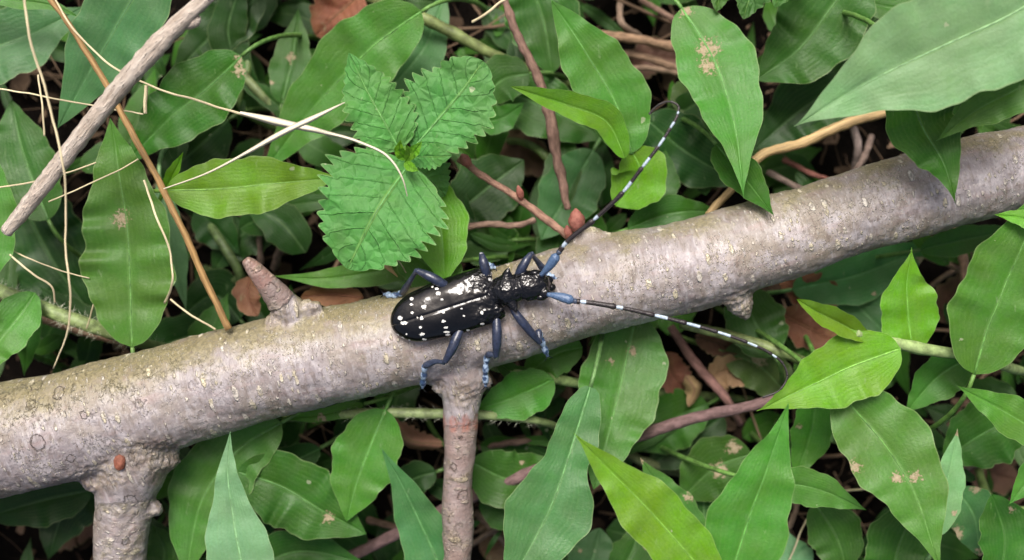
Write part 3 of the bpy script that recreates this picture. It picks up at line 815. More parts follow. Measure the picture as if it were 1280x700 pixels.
leaf("dim leaf low at the bottom beside the tall leaf", [(1010, 720), (985, 690), (975, 655)], 26, 30, 28, 'pale')
leaf("rounded leaf with two brown blotches behind the brightest leaf", [(940, 568), (900, 582), (852, 622)], 40, 36, 32, 'mid', p=.45, te=.75, dmg=[(.1, .45, 4.5), (-.5, .2, 4)])
leaf("green leaf pointing up behind the brightest leaf", [(880, 680), (835, 625), (800, 572)], 26, 44, 46, 'fresh')
leaf("low blurred leaf behind the purple twig", [(885, 505), (840, 525), (785, 565)], 38, 20, 18, 'mid', p=.5)
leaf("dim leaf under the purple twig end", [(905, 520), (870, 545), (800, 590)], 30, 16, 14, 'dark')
leaf("leaf behind the slim side shoot with a blotched surface", [(588, 578), (640, 600), (700, 580)], 38, 38, 34, 'mid', p=.45, te=.75)
leaf("low leaf beneath the long bluish leaf", [(600, 625), (640, 640), (690, 650)], 26, 28, 26, 'mid')
leaf("bluish leaf with a sharp tip beside the slim side shoot", [(590, 800), (552, 712), (521, 645), (500, 602), (477, 561)], [(0, 10), (.25, 42), (.5, 37), (.7, 23), (.87, 9), (1, 0)], 42, 50, "blue", wave=.35)
leaf("broad leaf leaning from the pale stem under the branch", [(482, 512), (462, 560), (447, 600), (433, 652)], 42, 48, 46, 'fresh', p=.42, wave=.3, te=.95)
leaf("flat leaf with pale nicks in the lower middle", [(296, 590), (350, 608), (405, 640), (458, 668)], 47, 46, 44, 'mid', p=.42, te=.95, dmg=[(-.1, .72, 3)])
leaf("bluish leaf rising to a needle tip near the rough collar", [(318, 800), (302, 705), (292, 650), (285, 600), (287, 540)], [(0, 10), (.2, 48), (.38, 45), (.56, 33), (.76, 16), (.9, 6), (1, 0)], 66, 70, "pale", wave=.4)
leaf("wavy leaf behind the needle tipped leaf", [(352, 528), (300, 560), (255, 620), (232, 715)], 46, 46, 44, 'fresh', p=.45, te=.8, wave=.5)
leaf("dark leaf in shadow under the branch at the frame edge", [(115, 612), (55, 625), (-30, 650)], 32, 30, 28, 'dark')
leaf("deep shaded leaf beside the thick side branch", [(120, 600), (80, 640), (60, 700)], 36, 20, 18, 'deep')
leaf("leaf edge at the bottom below the flat nicked leaf", [(300, 720), (370, 690), (460, 705)], 30, 34, 32, 'mid')
leaf("small leaf hugging the underside of the branch", [(455, 505), (405, 518), (345, 524)], 9, 44, 42, 'fresh')
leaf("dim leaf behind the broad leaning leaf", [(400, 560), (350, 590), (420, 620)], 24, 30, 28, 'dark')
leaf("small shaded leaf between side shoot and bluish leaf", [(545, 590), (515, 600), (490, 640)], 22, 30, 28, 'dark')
leaf("dark toothless leaf at the far right under the thin leaf", [(1275, 520), (1225, 545), (1180, 575)], 44, 42, 38, 'mid', te=.7)
leaf("leaf behind the tall leaf and the rounded blotched leaf", [(905, 700), (880, 640), (905, 560)], 30, 30, 28, 'mid')
leaf("shaded leaf at the foot of the thick side branch", [(200, 720), (205, 690), (190, 655)], 24, 34, 34, 'mid')
leaf("small dark leaf near the bottom behind the brightest leaf", [(770, 720), (790, 690), (800, 650)], 26, 34, 32, 'mid')
leaf("dim round leaf at the bottom by the dark gap", [(720, 730), (740, 700), (750, 660)], 30, 26, 24, 'blue', te=.7)
leaf("leaf in the shade at the top beside the dead brown leaf", [(300, -20), (285, 40), (330, 130)], 24, 26, 20, 'dark')
leaf("dark leaf behind the rough twig end at the top", [(330, -10), (270, 40), (210, 100)], 34, 24, 20, 'dark')

# ------------------------------------------------------------------ plants whose stem joins several leaves
def plant(name, label, cat, foot, group=None):
    o = empty(name, P(*foot)); tag(o, label, cat, group); return o
def keep(o, parent):                 # parent without moving
    o.parent = parent
    o.matrix_parent_inverse = Matrix.Translation(-parent.location)
    return o

GS = (0.17, 0.27, 0.09)
# the toothed plant
nt = plant("toothed_plant", "young plant with round toothed crinkled leaves in the upper middle", "plant", (508, 200, 3))
keep(stem("stem", [(508, 200, 2), (506, 198, 30), (506, 194, 63)], [5, 4.5, 4], M_STEM, None, color=GS), nt)
for pts, w, z0, z1, kw in (
        ([(499, 187), (482, 155), (458, 112), (436, 66)], 40, 66, 68, dict(p=.30, teeth=12, te=.9, be=.5, roll=.12)),
        ([(516, 186), (545, 152), (576, 115), (604, 76)], 54, 64, 67, dict(p=.46, teeth=11, te=.55, be=.75, roll=-.05)),
        ([(512, 204), (490, 235), (462, 280), (434, 336)], 80, 66, 68, dict(p=.34, teeth=12, te=.62, be=.5, roll=.05, arch=3)),
        ([(510, 198), (526, 196), (545, 196), (565, 194)], 15, 66, 70, dict(p=.4, teeth=9, te=.8, be=.6)),
        ([(512, 206), (535, 222), (556, 245)], 30, 58, 52, dict(p=.45, teeth=11, te=.75, be=.6))):
    o, midl, c = blade("leaf", pts, w, z0, z1, 'net', None, M_NETTLE, fold=.05, wave=.6, k=3.5, crinkle=.35, **kw)
    keep(o, nt)
for pts, w in (([(507, 200), (500, 190), (501, 174)], 7), ([(509, 199), (519, 188), (528, 176)], 7), ([(507, 203), (512, 192), (507, 180)], 6), ([(506, 202), (512, 208), (524, 214)], 6)):
    o, midl, c = blade("young_leaf", pts, w, 68, 73, 'bright', None, M_NETTLE, fold=.35, crinkle=.1, rib=False)
    keep(o, nt)

# toothed leaf tip at the top edge
tp = plant("toothed_plant", "dark toothed leaf tips hanging in at the top edge", "plant", (940, -60, 3))
for pts, w in (([(905, -60), (902, -20), (896, 14)], 20), ([(950, -60), (942, -20), (929, 24)], 26), ([(1000, -70), (985, -30), (968, 10)], 22)):
    o, midl, c = blade("leaf", pts, w, 58, 58, 'mid', None, M_NETTLE, teeth=10, fold=.05, te=.8)
    keep(o, tp)
keep(stem("stem", [(940, -60, 2), (942, -66, 40), (945, -62, 58)], [5, 4], M_STEM, None, color=GS), tp)

# tuft of bright leaves under the raised antenna
tf = plant("leafy_shoot", "shoot of bright smooth leaves, one curled, behind the raised antenna", "plant", (790, 200, 2))
keep(stem("stem", [(792, 262, 1), (790, 230, 20), (788, 198, 46), (786, 186, 52)], [5, 5, 4.5, 4], M_STEM, None, color=GS), tf)
for pts, w, z0, z1, cl, kw in (
        ([(790, 192), (770, 130), (732, 65), (689, 0)], 44, 52, 58, 'fresh', dict(p=.38, te=1.0, wave=.3)),
        ([(782, 198), (758, 152), (705, 130), (638, 108)], 19, 56, 66, 'bright', dict(p=.35, fold=.55, te=.9, lab="bright curled leaf rolled lengthwise")),
        ([(788, 186), (800, 212), (770, 258)], 36, 52, 46, 'bright', dict(p=.5, te=.7))):
    lab = kw.pop("lab", None)
    o, midl, c = blade("leaf", pts, w, z0, z1, cl, None, **kw)
    if lab: o["label"] = lab
    keep(o, tf)

# jointed stem with three leaves right of the branch
cr = plant("leafy_shoot", "pale jointed stem with a folded, an upright and a wide leaf by the frame edge", "plant", (1300, 470, 3))
keep(stem("stem", [(1300, 470, 3), (1270, 462, 40), (1225, 446, 56), (1165, 438, 58), (1125, 430, 60), (1085, 421, 63), (1070, 416, 65)], [5, 6.5, 6.5, 7, 8, 7, 5], M_STEM, None, color=(0.26, 0.36, 0.15)), cr)
for pts, w, z0, z1, cl, kw, lab in (
        ([(1142, 440), (1136, 395), (1134, 355), (1140, 309)], 37, 58, 64, 'bright', dict(p=.40, te=1.7), "upright heart shaped leaf"),
        ([(1086, 424), (1050, 404), (1022, 390), (996, 374)], 15, 64, 70, 'bright', dict(p=.45, fold=.8, te=.8), "young leaf folded lengthwise"),
        ([(1126, 436), (1070, 456), (1010, 484), (946, 514)], 44, 64, 66, 'bright', dict(p=.34, te=1.45, wave=.4), "wide leaf lying level")):
    o, midl, c = blade("leaf", pts, w, z0, z1, cl, None, **kw); o["label"] = lab; keep(o, cr)

# shoot under the branch in the middle
um = plant("leafy_shoot", "pale stem with small leaves coming out from under the branch by the slim side shoot", "plant", (760, 484, 3))
keep(stem("stem", [(760, 484, 6), (735, 481, 30), (695, 474, 40), (650, 466, 42), (615, 458, 38)], [5, 6, 6.5, 6, 5], M_STEM, None, color=(0.26, 0.36, 0.15)), um)
for pts, w, z0, z1, cl, kw in (
        ([(692, 474), (670, 485), (635, 500), (594, 512)], 30, 46, 44, 'fresh', dict(p=.4, te=.95)),
        ([(728, 434), (700, 440), (655, 470)], 27, 42, 40, 'fresh', dict(p=.45, te=.8)),
        ([(620, 452), (650, 470), (690, 474)], 12, 42, 44, 'mid', dict(p=.45))):
    o, midl, c = blade("leaf", pts, w, z0, z1, cl, None, **kw); keep(o, um)

# hairy stem at the left
hs = plant("hairy_stem", "hairy pale green stem with a blunt leaf at the frame edge", "plant", (230, 436, 3))
hp = [(-40, 350, 40), (0, 364, 44), (60, 388, 46), (130, 413, 44), (190, 432, 30), (235, 440, 6)]
keep(stem("stem", hp, [8, 9, 9.5, 9, 7, 6], M_STEM, None, color=(0.20, 0.27, 0.11)), hs)
def hairs(path, r, n, name, L=2.2):
    c = px_path(path, 60); V, F = [], []
    _, a, b = frames(c)
    rs = random.Random(4)
    for k in range(n):
        i = rs.randrange(2, 55); th = rs.uniform(0, 6.28)
        d = a[i] * math.cos(th) + b[i] * math.sin(th)
        p = c[i] + d * r * MM
        tip = p + d * rs.uniform(0.5, 1) * L * MM + (c[i + 2] - c[i]) * rs.uniform(-1, 1)
        s = np.cross(d, c[i + 1] - c[i]); s = (c[i + 1] - c[i]) / np.linalg.norm(c[i + 1] - c[i]) * 0.05 * MM
        q = len(V); V += [p - s, p + s, tip]; F.append((q, q + 1, q + 2))
    o = mesh_obj(name, V, F, M_STEM, None, color=(0.45, 0.48, 0.38)); o["kind"] = "stuff"
    return o
keep(hairs(hp, 1.5, 500, "hairs"), hs)
o, midl, c = blade("leaf", [(44, 366), (26, 392), (4, 420), (-30, 470)], 30, 50, 54, 'fresh', None, p=.4, te=.9, wave=.6); keep(o, hs)
o, midl, c = blade("leaf", [(44, 380), (36, 420), (30, 470)], 16, 40, 34, 'mid', None); keep(o, hs)

us = plant("hairy_stem", "hairy pale stem running under the branch and slim shoot", "plant", (350, 524, 3))
hp2 = [(345, 524, 20), (400, 520, 38), (470, 516, 46), (540, 517, 46), (620, 520, 44), (690, 531, 34), (720, 545, 8)]
keep(stem("stem", hp2, [4, 5.5, 6.5, 6.5, 6, 5, 4], M_STEM, None, color=(0.24, 0.32, 0.14)), us)
keep(hairs(hp2, 1.0, 300, "hairs", 1.4), us)

# green and brown jointed stem at the top
gs = stem("plant_stem", [(455, -5, 18), (505, 12, 34), (560, 38, 34), (625, 72, 30), (700, 100, 20), (740, 120, 6)], [7, 8, 7.5, 6.5, 6, 5], M_STEM, color=(0.15, 0.19, 0.07), rough=.2)
tag(gs, "green stem turning brown, sloping down at the top by the broad smooth leaf", "stem")
for pts, r, lab, c in (
        ([(290, 10, 8), (310, 80, 22), (300, 130, 20), (350, 165, 8)], [4, 5, 5, 4], "dim green stem in the shaded gap by the small slit leaf", (0.10, 0.16, 0.05)),
        ([(255, 40, 10), (300, 90, 24), (360, 150, 22), (420, 190, 6)], [5, 6, 5, 4], "dull olive stem crossing the dark gap near the rough twig", (0.13, 0.17, 0.07)),
        ([(700, 245, 5), (690, 205, 20), (660, 180, 18), (625, 175, 6)], [4, 5, 5, 4], "dark green stem in the gap behind the knobbly twig", (0.10, 0.16, 0.05)),
        ([(255, 335, 6), (300, 350, 22), (275, 300, 24), (240, 250, 10)], [5, 6, 6, 5], "shaded stem behind the brown stalk", (0.09, 0.14, 0.05)),
        ([(850, 405, 40), (930, 425, 40), (1000, 450, 36), (1040, 470, 6)], [6, 7, 7, 5], "thick dull green stem under the lower antenna", (0.16, 0.21, 0.08)),
        ([(780, 475, 5), (820, 490, 16), (880, 495, 16), (940, 500, 5)], [4, 5, 5, 4], "low green stem among the litter under the branch", (0.14, 0.2, 0.07)),
        ([(1215, 560, 6), (1245, 632, 30), (1300, 640, 34)], [5, 6, 6], "short green stem near the lower corner", (0.16, 0.24, 0.08)),
        ([(770, 560, 5), (800, 575, 16), (850, 592, 5)], [6, 6, 5], "dull stem in shade beneath the purple twig", (0.14, 0.17, 0.08))):
    tag(stem("plant_stem", pts, r, M_STEM, color=c, rough=.2), lab, "stem", "low plant stems in the gaps")

# ------------------------------------------------------------------ twigs, straws
def twig(name, label, cat, pts, r, mat, color, group=None, rough=.22, n=None, rscale=.5, sides=10):
    if name == 'dry_straw': r = [q * .78 for q in np.atleast_1d(r)]
    return tag(stem(name, pts, r, mat, None, n or len(pts) * 12, sides, rough, color, rscale), label, cat, group)

M_TWIGROUGH = simple_material("weathered_twig_bark", [(0.42, 0.34, 0.27), (0.78, 0.70, 0.61), (0.62, 0.53, 0.45), (0.13, 0.095, 0.07)], 800, 0.8, (1, 1, .22), 0.0015, 0.25)
bt = twig("rough_twig", "rough grey twig slanting across the upper corner with a nub at its end", "twig",
          [(8, 290, 74), (60, 224, 78), (120, 146, 82), (180, 75, 86), (235, 18, 88), (262, -6, 88), (300, -40, 86)], [8, 11, 11, 11.5, 12.5, 10, 9], M_TWIGROUGH, (1, 1, 1), rough=.16, n=110, sides=16, rscale=.7)
V, F = tube_geo(px_path([(225, 26, 87), (236, 30, 87), (246, 27, 87.5), (249, 20, 87.5)], 10), np.array([1.6, 1.5, 1.3, 1.2, 1.1, 1.0, .9, .8, .6, .3]) * MM, 9, True, .3, 3.0, 1.0)
nb_ = mesh_obj("nub", V, F, M_TWIGROUGH, bt); fattr(nb_, "fibre", np.asarray(V), "FLOAT_VECTOR")
stalk_b = twig("brown_stalk", "stiff brown stalk slanting down to the branch past the long rippled leaf", "stalk",
               [(50, -20, 66), (100, 50, 66), (150, 138, 66), (205, 240, 66), (250, 335, 64), (287, 412, 62)], [3.4, 3.8, 4.2, 4.2, 4.4, 4.6], M_STRAW, (0.30, 0.185, 0.075), n=70)
STR = (0.60, 0.53, 0.35)
PALE = (0.72, 0.68, 0.54)
twig("dry_straw", "long pale straw hanging down over the rough twig, kinked at its foot", "straw", [(30, -15, 92), (40, 55, 91), (60, 130, 90), (78, 200, 90), (83, 300, 88), (82, 425, 84), (66, 462, 80)], [2.1, 2.1, 1.9, 1.7, 1.6, 1.7, 1.0], M_STRAW, STR, "dry straws", rough=.1, n=80)
twig("dry_straw", "fine straw splitting from the brown stalk and running behind the twig to the crossing", "straw", [(62, -10, 70), (95, 40, 70), (140, 82, 70), (200, 113, 71), (260, 130, 72), (320, 148, 74)], [1.2, 1.6, 1.7, 1.7, 1.9, 2.2], M_STRAW, STR, "dry straws", rough=.1)
def ribbon(name, label, pts, w, color, thick=0.12):
    """A flat dry blade: its own width and a thin thickness, slightly keeled."""
    n = 60; c = px_path(pts, n); _, a, b = frames(c)
    ww = np.interp(np.linspace(0, 1, n), np.linspace(0, 1, len(w)), w) * 0.165 * MM
    V, F = [], []
    for i in range(n):
        for s, k in ((-1, 0), (0, .35), (1, 0), (0, -.1)):
            V.append(c[i] + a[i] * ww[i] * s + b[i] * (k * ww[i] + (thick * MM if s == 0 and k > 0 else 0)))
    F = [(i * 4 + j, i * 4 + (j + 1) % 4, (i + 1) * 4 + (j + 1) % 4, (i + 1) * 4 + j) for i in range(n - 1) for j in range(4)]
    return tag(mesh_obj(name, V, F, M_STRAW, None, color=color), label, "straw", "dry straws")
ribbon("dry_straw", "flat pale straw tip crossing the toothed plant and drooping over its largest leaf", [(300, 141, 74), (350, 153, 75), (400, 164, 76), (450, 178, 77), (485, 196, 77), (505, 228, 76), (509, 245, 74)], [2.2, 5.2, 4.2, 2, 1.8, 1.6, .6], PALE)
ribbon("dry_straw", "pale pointed straw rising from the bright level leaf to the crossing", [(205, 236, 68), (260, 216, 74), (310, 190, 78), (355, 165, 80), (395, 146, 81), (431, 128, 82)], [.9, 1.2, 1.8, 3.6, 3.6, .6], PALE)
for pts, r, lab in (
        ([(-10, 110, 62), (40, 117, 62), (85, 127, 62), (180, 142, 60)], 1.3, "thin grey straw lying level behind the rough twig near the frame edge"),
        ([(-10, 235, 66), (35, 229, 66), (90, 212, 66), (120, 203, 64)], 1.3, "thin straw touching the lower end of the rough twig"),
        ([(60, 252, 64), (95, 238, 64), (150, 210, 64), (172, 198, 62)], 1.2, "thin straw crossing the long rippled leaf near its top"),
        ([(12, 318, 60), (45, 345, 60), (66, 360, 60), (69, 378, 58)], 1.6, "short bent straw over the dark leaf by the frame edge"),
        ([(15, 312, 58), (60, 333, 58), (112, 348, 58)], 1.0, "hair thin straw over the dark leaf by the frame edge"),
        ([(180, 225, 70), (196, 270, 70), (213, 325, 68), (214, 360, 66), (205, 378, 60)], 1.8, "pale straw curving along the edge of the long rippled leaf"),
        ([(213, 374, 58), (240, 393, 58), (270, 412, 60)], 1.6, "short straw below the slender bluish leaf meeting the branch"),
        ([(47, 92, 68), (53, 130, 68), (56, 170, 66)], 1.6, "short broken straw beside the long pale straw"),
        ([(181, 108, 72), (180, 125, 72), (180, 142, 72)], 3, "stubby pale straw scrap hanging behind the rough twig"),
        ([(120, 375, 52), (114, 392, 50), (108, 410, 48)], 1.2, "tiny straw near the hairy stem"),
        ([(590, 28, 58), (612, 16, 60), (625, 4, 60), (660, -10, 60)], 2.2, "frayed pale straw end at the top edge"),
        ([(1010, 628, 30), (1040, 616, 32), (1090, 610, 30)], 1.8, "pale thin stick in the gap beside the sharp sideways leaf tip"),
        ([(985, 700, 30), (1000, 665, 34), (1018, 630, 30)], 1.6, "thin grey stem in the bottom gap beside the tall leaf"),
        ([(495, 322, 56), (502, 330, 58), (508, 340, 56)], 0.9, "tiny pale straw below the largest toothed leaf")):
    twig("dry_straw", lab, "straw", pts, r, M_STRAW, STR, "dry straws", rough=.1)
ribbon("dry_straw", "short tan blade scrap poking out under the largest toothed leaf", [(466, 312, 62), (480, 328, 62), (497, 346, 60)], [2, 5, .6], (0.50, 0.34, 0.16))
twig("dry_stalk", "dry yellow stalk running behind the chewed leaf towards the branch", "stalk", [(1115, 138, 40), (1060, 155, 42), (1000, 180, 42), (945, 198, 44), (925, 225, 44), (886, 268, 46)], [6, 6.5, 6.5, 6, 5.5, 4.5], M_STRAW, (0.42, 0.30, 0.15), n=70)
twig("brown_stalk", "fibrous brown stem lying beneath the hairy stem", "stalk", [(40, 396, 30), (95, 410, 34), (150, 424, 34), (190, 432, 24)], [5, 6.5, 7, 5], M_STRAW, (0.24, 0.15, 0.10))
KN = (0.20, 0.125, 0.10)
twig("knobbly_twig", "reddish brown knobbly twig coming down from the top edge", "twig", [(628, -10, 48), (645, 40, 48), (672, 95, 47), (688, 150, 46), (694, 185, 46), (704, 230, 45), (709, 262, 44)], [4.5, 5.5, 6, 6, 7.5, 6, 4.5], M_TWIG, KN, rough=.4, n=90, rscale=.45)
bd = twig("budded_twig", "thin brown twig with a red bud at its tip, touching the branch", "twig", [(574, 197, 52), (598, 216, 52), (640, 243, 52), (680, 272, 54), (712, 297, 57)], [5, 4.2, 4, 5, 4.5], M_TWIG, (0.27, 0.16, 0.12), rough=.35, n=60)
M_BUD = simple_material("bud_scales", [(0.20, 0.06, 0.045), (0.36, 0.15, 0.11), (0.28, 0.10, 0.075)], 900, 0.55, None, 0.0003)
def bud(c, r, L, dirpx, parent):
    p = px_path([(c[0], c[1], c[2]), (c[0] + dirpx[0] * L / 2, c[1] + dirpx[1] * L / 2, c[2] + 1.5), (c[0] + dirpx[0] * L, c[1] + dirpx[1] * L, c[2] + 2.5)], 14)
    t = np.linspace(0, 1, 14); rad = r * np.sin(np.pi * np.clip(t * .86 + .1, 0, 1)) ** .8 * .168 * MM
    V, F = tube_geo(p, rad, 12, True, .22, c[0], 1.1)
    return mesh_obj("bud", V, F, M_BUD, parent)
bud((586, 208, 52), 7, 18, (-.5, -.85), bd)
bud((722, 290, 59), 10.5, 29, (-.08, -1), bd)
bud((712, 298, 57), 6, 16, (-.2, -1), bd)
bud((652, 250, 53), 5, 18, (-.25, -1), bd)
PU = (0.165, 0.105, 0.108)
pt = twig("purple_twig", "purplish brown twig passing under the leaves below the branch", "twig", [(430, 700, 26), (520, 655, 30), (600, 616, 34), (660, 592, 36), (720, 572, 38), (800, 544, 40), (870, 522, 42), (940, 507, 44), (1000, 492, 40), (1060, 478, 30)], [7, 7.5, 8, 8, 8, 8, 7.5, 7, 6, 4], M_TWIG, PU, rough=.16, n=140)
twig("slim_twig", "slim dull red twig leaning in the litter under the lower antenna", "twig", [(838, 408, 24), (870, 455, 26), (912, 505, 28), (925, 530, 20)], [5, 6, 6, 4], M_TWIG, (0.22, 0.12, 0.11), "thin twigs in the gaps")
for pts, r, lab, c in (
        ([(575, 285, 38), (610, 280, 40), (650, 281, 42), (668, 275, 40)], 4, "short pinkish twig between the toothed plant and the red bud", (0.30, 0.2, 0.16)),
        ([(1200, 300, 16), (1207, 345, 24), (1205, 400, 20)], 6, "upright brown twig in the dark gap below the far end of the branch", (0.24, 0.16, 0.11)),
        ([(1150, 318, 12), (1195, 335, 18), (1240, 360, 12)], 3.5, "thin twig in the dark gap below the branch end", (0.20, 0.14, 0.1)),
        ([(1150, 370, 8), (1180, 345, 14), (1230, 325, 10)], 3, "fine crooked twig crossing the dark gap below the branch end", (0.2, 0.14, 0.1)),
        ([(740, 42, 14), (790, 48, 20), (850, 60, 18)], 6, "brown stick lying in the gap at the top", (0.26, 0.17, 0.11)),
        ([(752, 62, 12), (800, 70, 16), (866, 92, 14)], 5, "second brown stick just below, in the top gap", (0.24, 0.16, 0.11)),
        ([(775, -5, 12), (778, 30, 20), (800, 45, 14)], 4, "thin upright twig in the top gap", (0.22, 0.16, 0.12)),
        ([(800, 0, 10), (835, 20, 18), (860, 40, 12)], 4, "thin slanting twig in the top gap", (0.2, 0.13, 0.1)),
        ([(740, 90, 10), (810, 85, 18), (870, 98, 12)], 3.5, "bent thin twig under the brown sticks", (0.2, 0.14, 0.1)),
        ([(960, 215, 14), (1020, 240, 22), (1075, 205, 22), (1090, 170, 14)], 4, "grey crooked twig in the dark gap above the branch", (0.2, 0.15, 0.13)),
        ([(1060, 145, 14), (1072, 180, 20), (1066, 225, 14)], 5, "short upright grey twig under the yellow stalk", (0.2, 0.16, 0.15)),
        ([(980, 200, 10), (1010, 215, 16), (1050, 230, 14)], 3.5, "thin reddish twig above the branch in the dark gap", (0.26, 0.11, 0.09)),
        ([(310, 210, 16), (322, 270, 24), (326, 330, 18)], 4, "dim upright twig in the gap above the snapped stub", (0.17, 0.12, 0.1)),
        ([(345, 270, 14), (352, 300, 22), (342, 335, 14)], 5, "short dark twig near the snapped stub", (0.17, 0.12, 0.1)),
        ([(282, 262, 18), (330, 275, 22), (380, 285, 18)], 4, "level dim twig under the bright level leaf", (0.17, 0.13, 0.1)),
        ([(460, 650, 12), (500, 660, 18), (545, 665, 12)], 4.5, "brown twig in the bottom gap beside the slim side shoot", (0.2, 0.13, 0.1)),
        ([(595, 640, 10), (615, 660, 14), (640, 690, 10)], 4, "twig in the bottom gap right of the slim side shoot", (0.2, 0.14, 0.11)),
        ([(590, 680, 10), (630, 655, 16), (670, 640, 10)], 3.5, "thin twig crossing in the bottom gap", (0.18, 0.13, 0.1)),
        ([(600, 560, 16), (650, 552, 24), (700, 548, 18)], 4, "dull twig below the hairy stem", (0.22, 0.14, 0.12)),
        ([(1195, 590, 12), (1240, 575, 20), (1290, 560, 14)], 4, "grey twig in the gap near the frame edge", (0.2, 0.16, 0.13)),
        ([(965, 690, 10), (990, 650, 16), (1000, 615, 10)], 3.5, "dim twig in the gap by the tall leaf", (0.18, 0.13, 0.1))):
    twig("thin_twig", lab, "twig", pts, r, M_TWIG, c, "thin twigs in the gaps", rough=.35)

# ------------------------------------------------------------------ dead leaves
BR = dict(rust=(0.185, 0.080, 0.046), brown=(0.115, 0.062, 0.040), tan=(0.30, 0.185, 0.11))
def dead(label, pts, w, z0, z1, c, **kw):
    kw = dict(dict(wave=1.6, k=4, crinkle=1.5, fold=.25, te=.7, p=.45, teeth=random.Random(label).choice((4, 5, 6, 7)), nv=60), **kw)
    o, midl, cc = blade("dead_leaf", pts, w, z0, z1, BR[c], None, M_DEAD, rib=False, **kw)
    mv, mf = tube_geo(midl[::3] + np.array([0, 0, 0.0001]), np.linspace(.4, .12, len(midl[::3])) * MM, 6)
    mesh_obj("midrib", mv, mf, M_TWIG, o, color=tuple(x * .8 for x in BR[c]))
    tag(o, label, "dead leaf", "brown dead leaves on the soil")
dead("rust brown dead leaf below the branch knot", [(1052, 372), (1015, 365), (972, 345)], 24, 26, 24, 'rust')
dead("rust dead leaf with dark holes beside the folded green leaf", [(975, 392), (1010, 410), (1052, 428)], 26, 26, 24, 'rust', dmg=[])
dead("dark brown dead leaf at the top in the shade", [(450, -10), (425, 15), (395, 45)], 36, 22, 20, 'rust')
dead("brown curled dead leaf strip under the hairy stem", [(485, 525), (515, 552), (556, 556)], 13, 30, 32, 'tan', curl=2.5)
dead("reddish dead leaf pressed against the branch by the snapped stub", [(455, 372), (415, 368), (375, 372)], 15, 40, 40, 'rust')
dead("dark red dead leaf at the foot of the snapped stub", [(312, 345), (310, 372), (322, 395)], 18, 34, 36, 'rust')
dead("crumpled tan dead leaf in the litter inside the antenna curve", [(885, 478), (910, 465), (935, 478)], 22, 26, 24, 'tan', crinkle=2.2)
dead("pinkish dead leaf under the lower antenna", [(870, 420), (900, 430), (925, 440)], 16, 28, 26, 'brown', crinkle=1.6)
dead("reddish dead leaf beside the large hanging leaf", [(832, 440), (840, 465), (862, 495)], 20, 22, 18, 'rust', crinkle=1.6)
dead("small curled pale dead leaf in the litter", [(858, 470), (868, 488), (860, 508)], 10, 24, 24, 'tan', curl=1.5)
dead("dark dead leaf deep in the upper gap", [(780, 95), (820, 70), (855, 75)], 22, 8, 8, 'brown')
dead("dull brown dead leaf in the bottom gap", [(600, 690), (640, 670), (670, 650)], 28, 6, 6, 'brown')
dead("brown dead leaf beside the knobbly twig in shade", [(628, 170), (660, 195), (690, 215)], 26, 8, 8, 'brown')
dead("brown dead leaf in the corner gap", [(1210, 560), (1240, 590), (1275, 600)], 26, 8, 8, 'brown')
dead("brown dead leaf in shade below the branch end", [(1170, 400), (1195, 370), (1225, 345)], 26, 6, 6, 'brown')
dead("dim dead leaf under the thick side branch", [(60, 680), (95, 655), (130, 660)], 26, 6, 6, 'brown')

#@@BEETLE
# ------------------------------------------------------------------ the beetle
def bark_z(w):
    """Height (mm) of the main limb's upper side at world point w (mm)."""
    z = 0
    for c, r in AXES[:3]:
        d = np.linalg.norm(c[:, :2] - np.asarray(w)[:2], axis=1); j = d.argmin()
        if d[j] < r[j]: z = max(z, c[j, 2] + math.sqrt(r[j] ** 2 - d[j] ** 2))
    return z

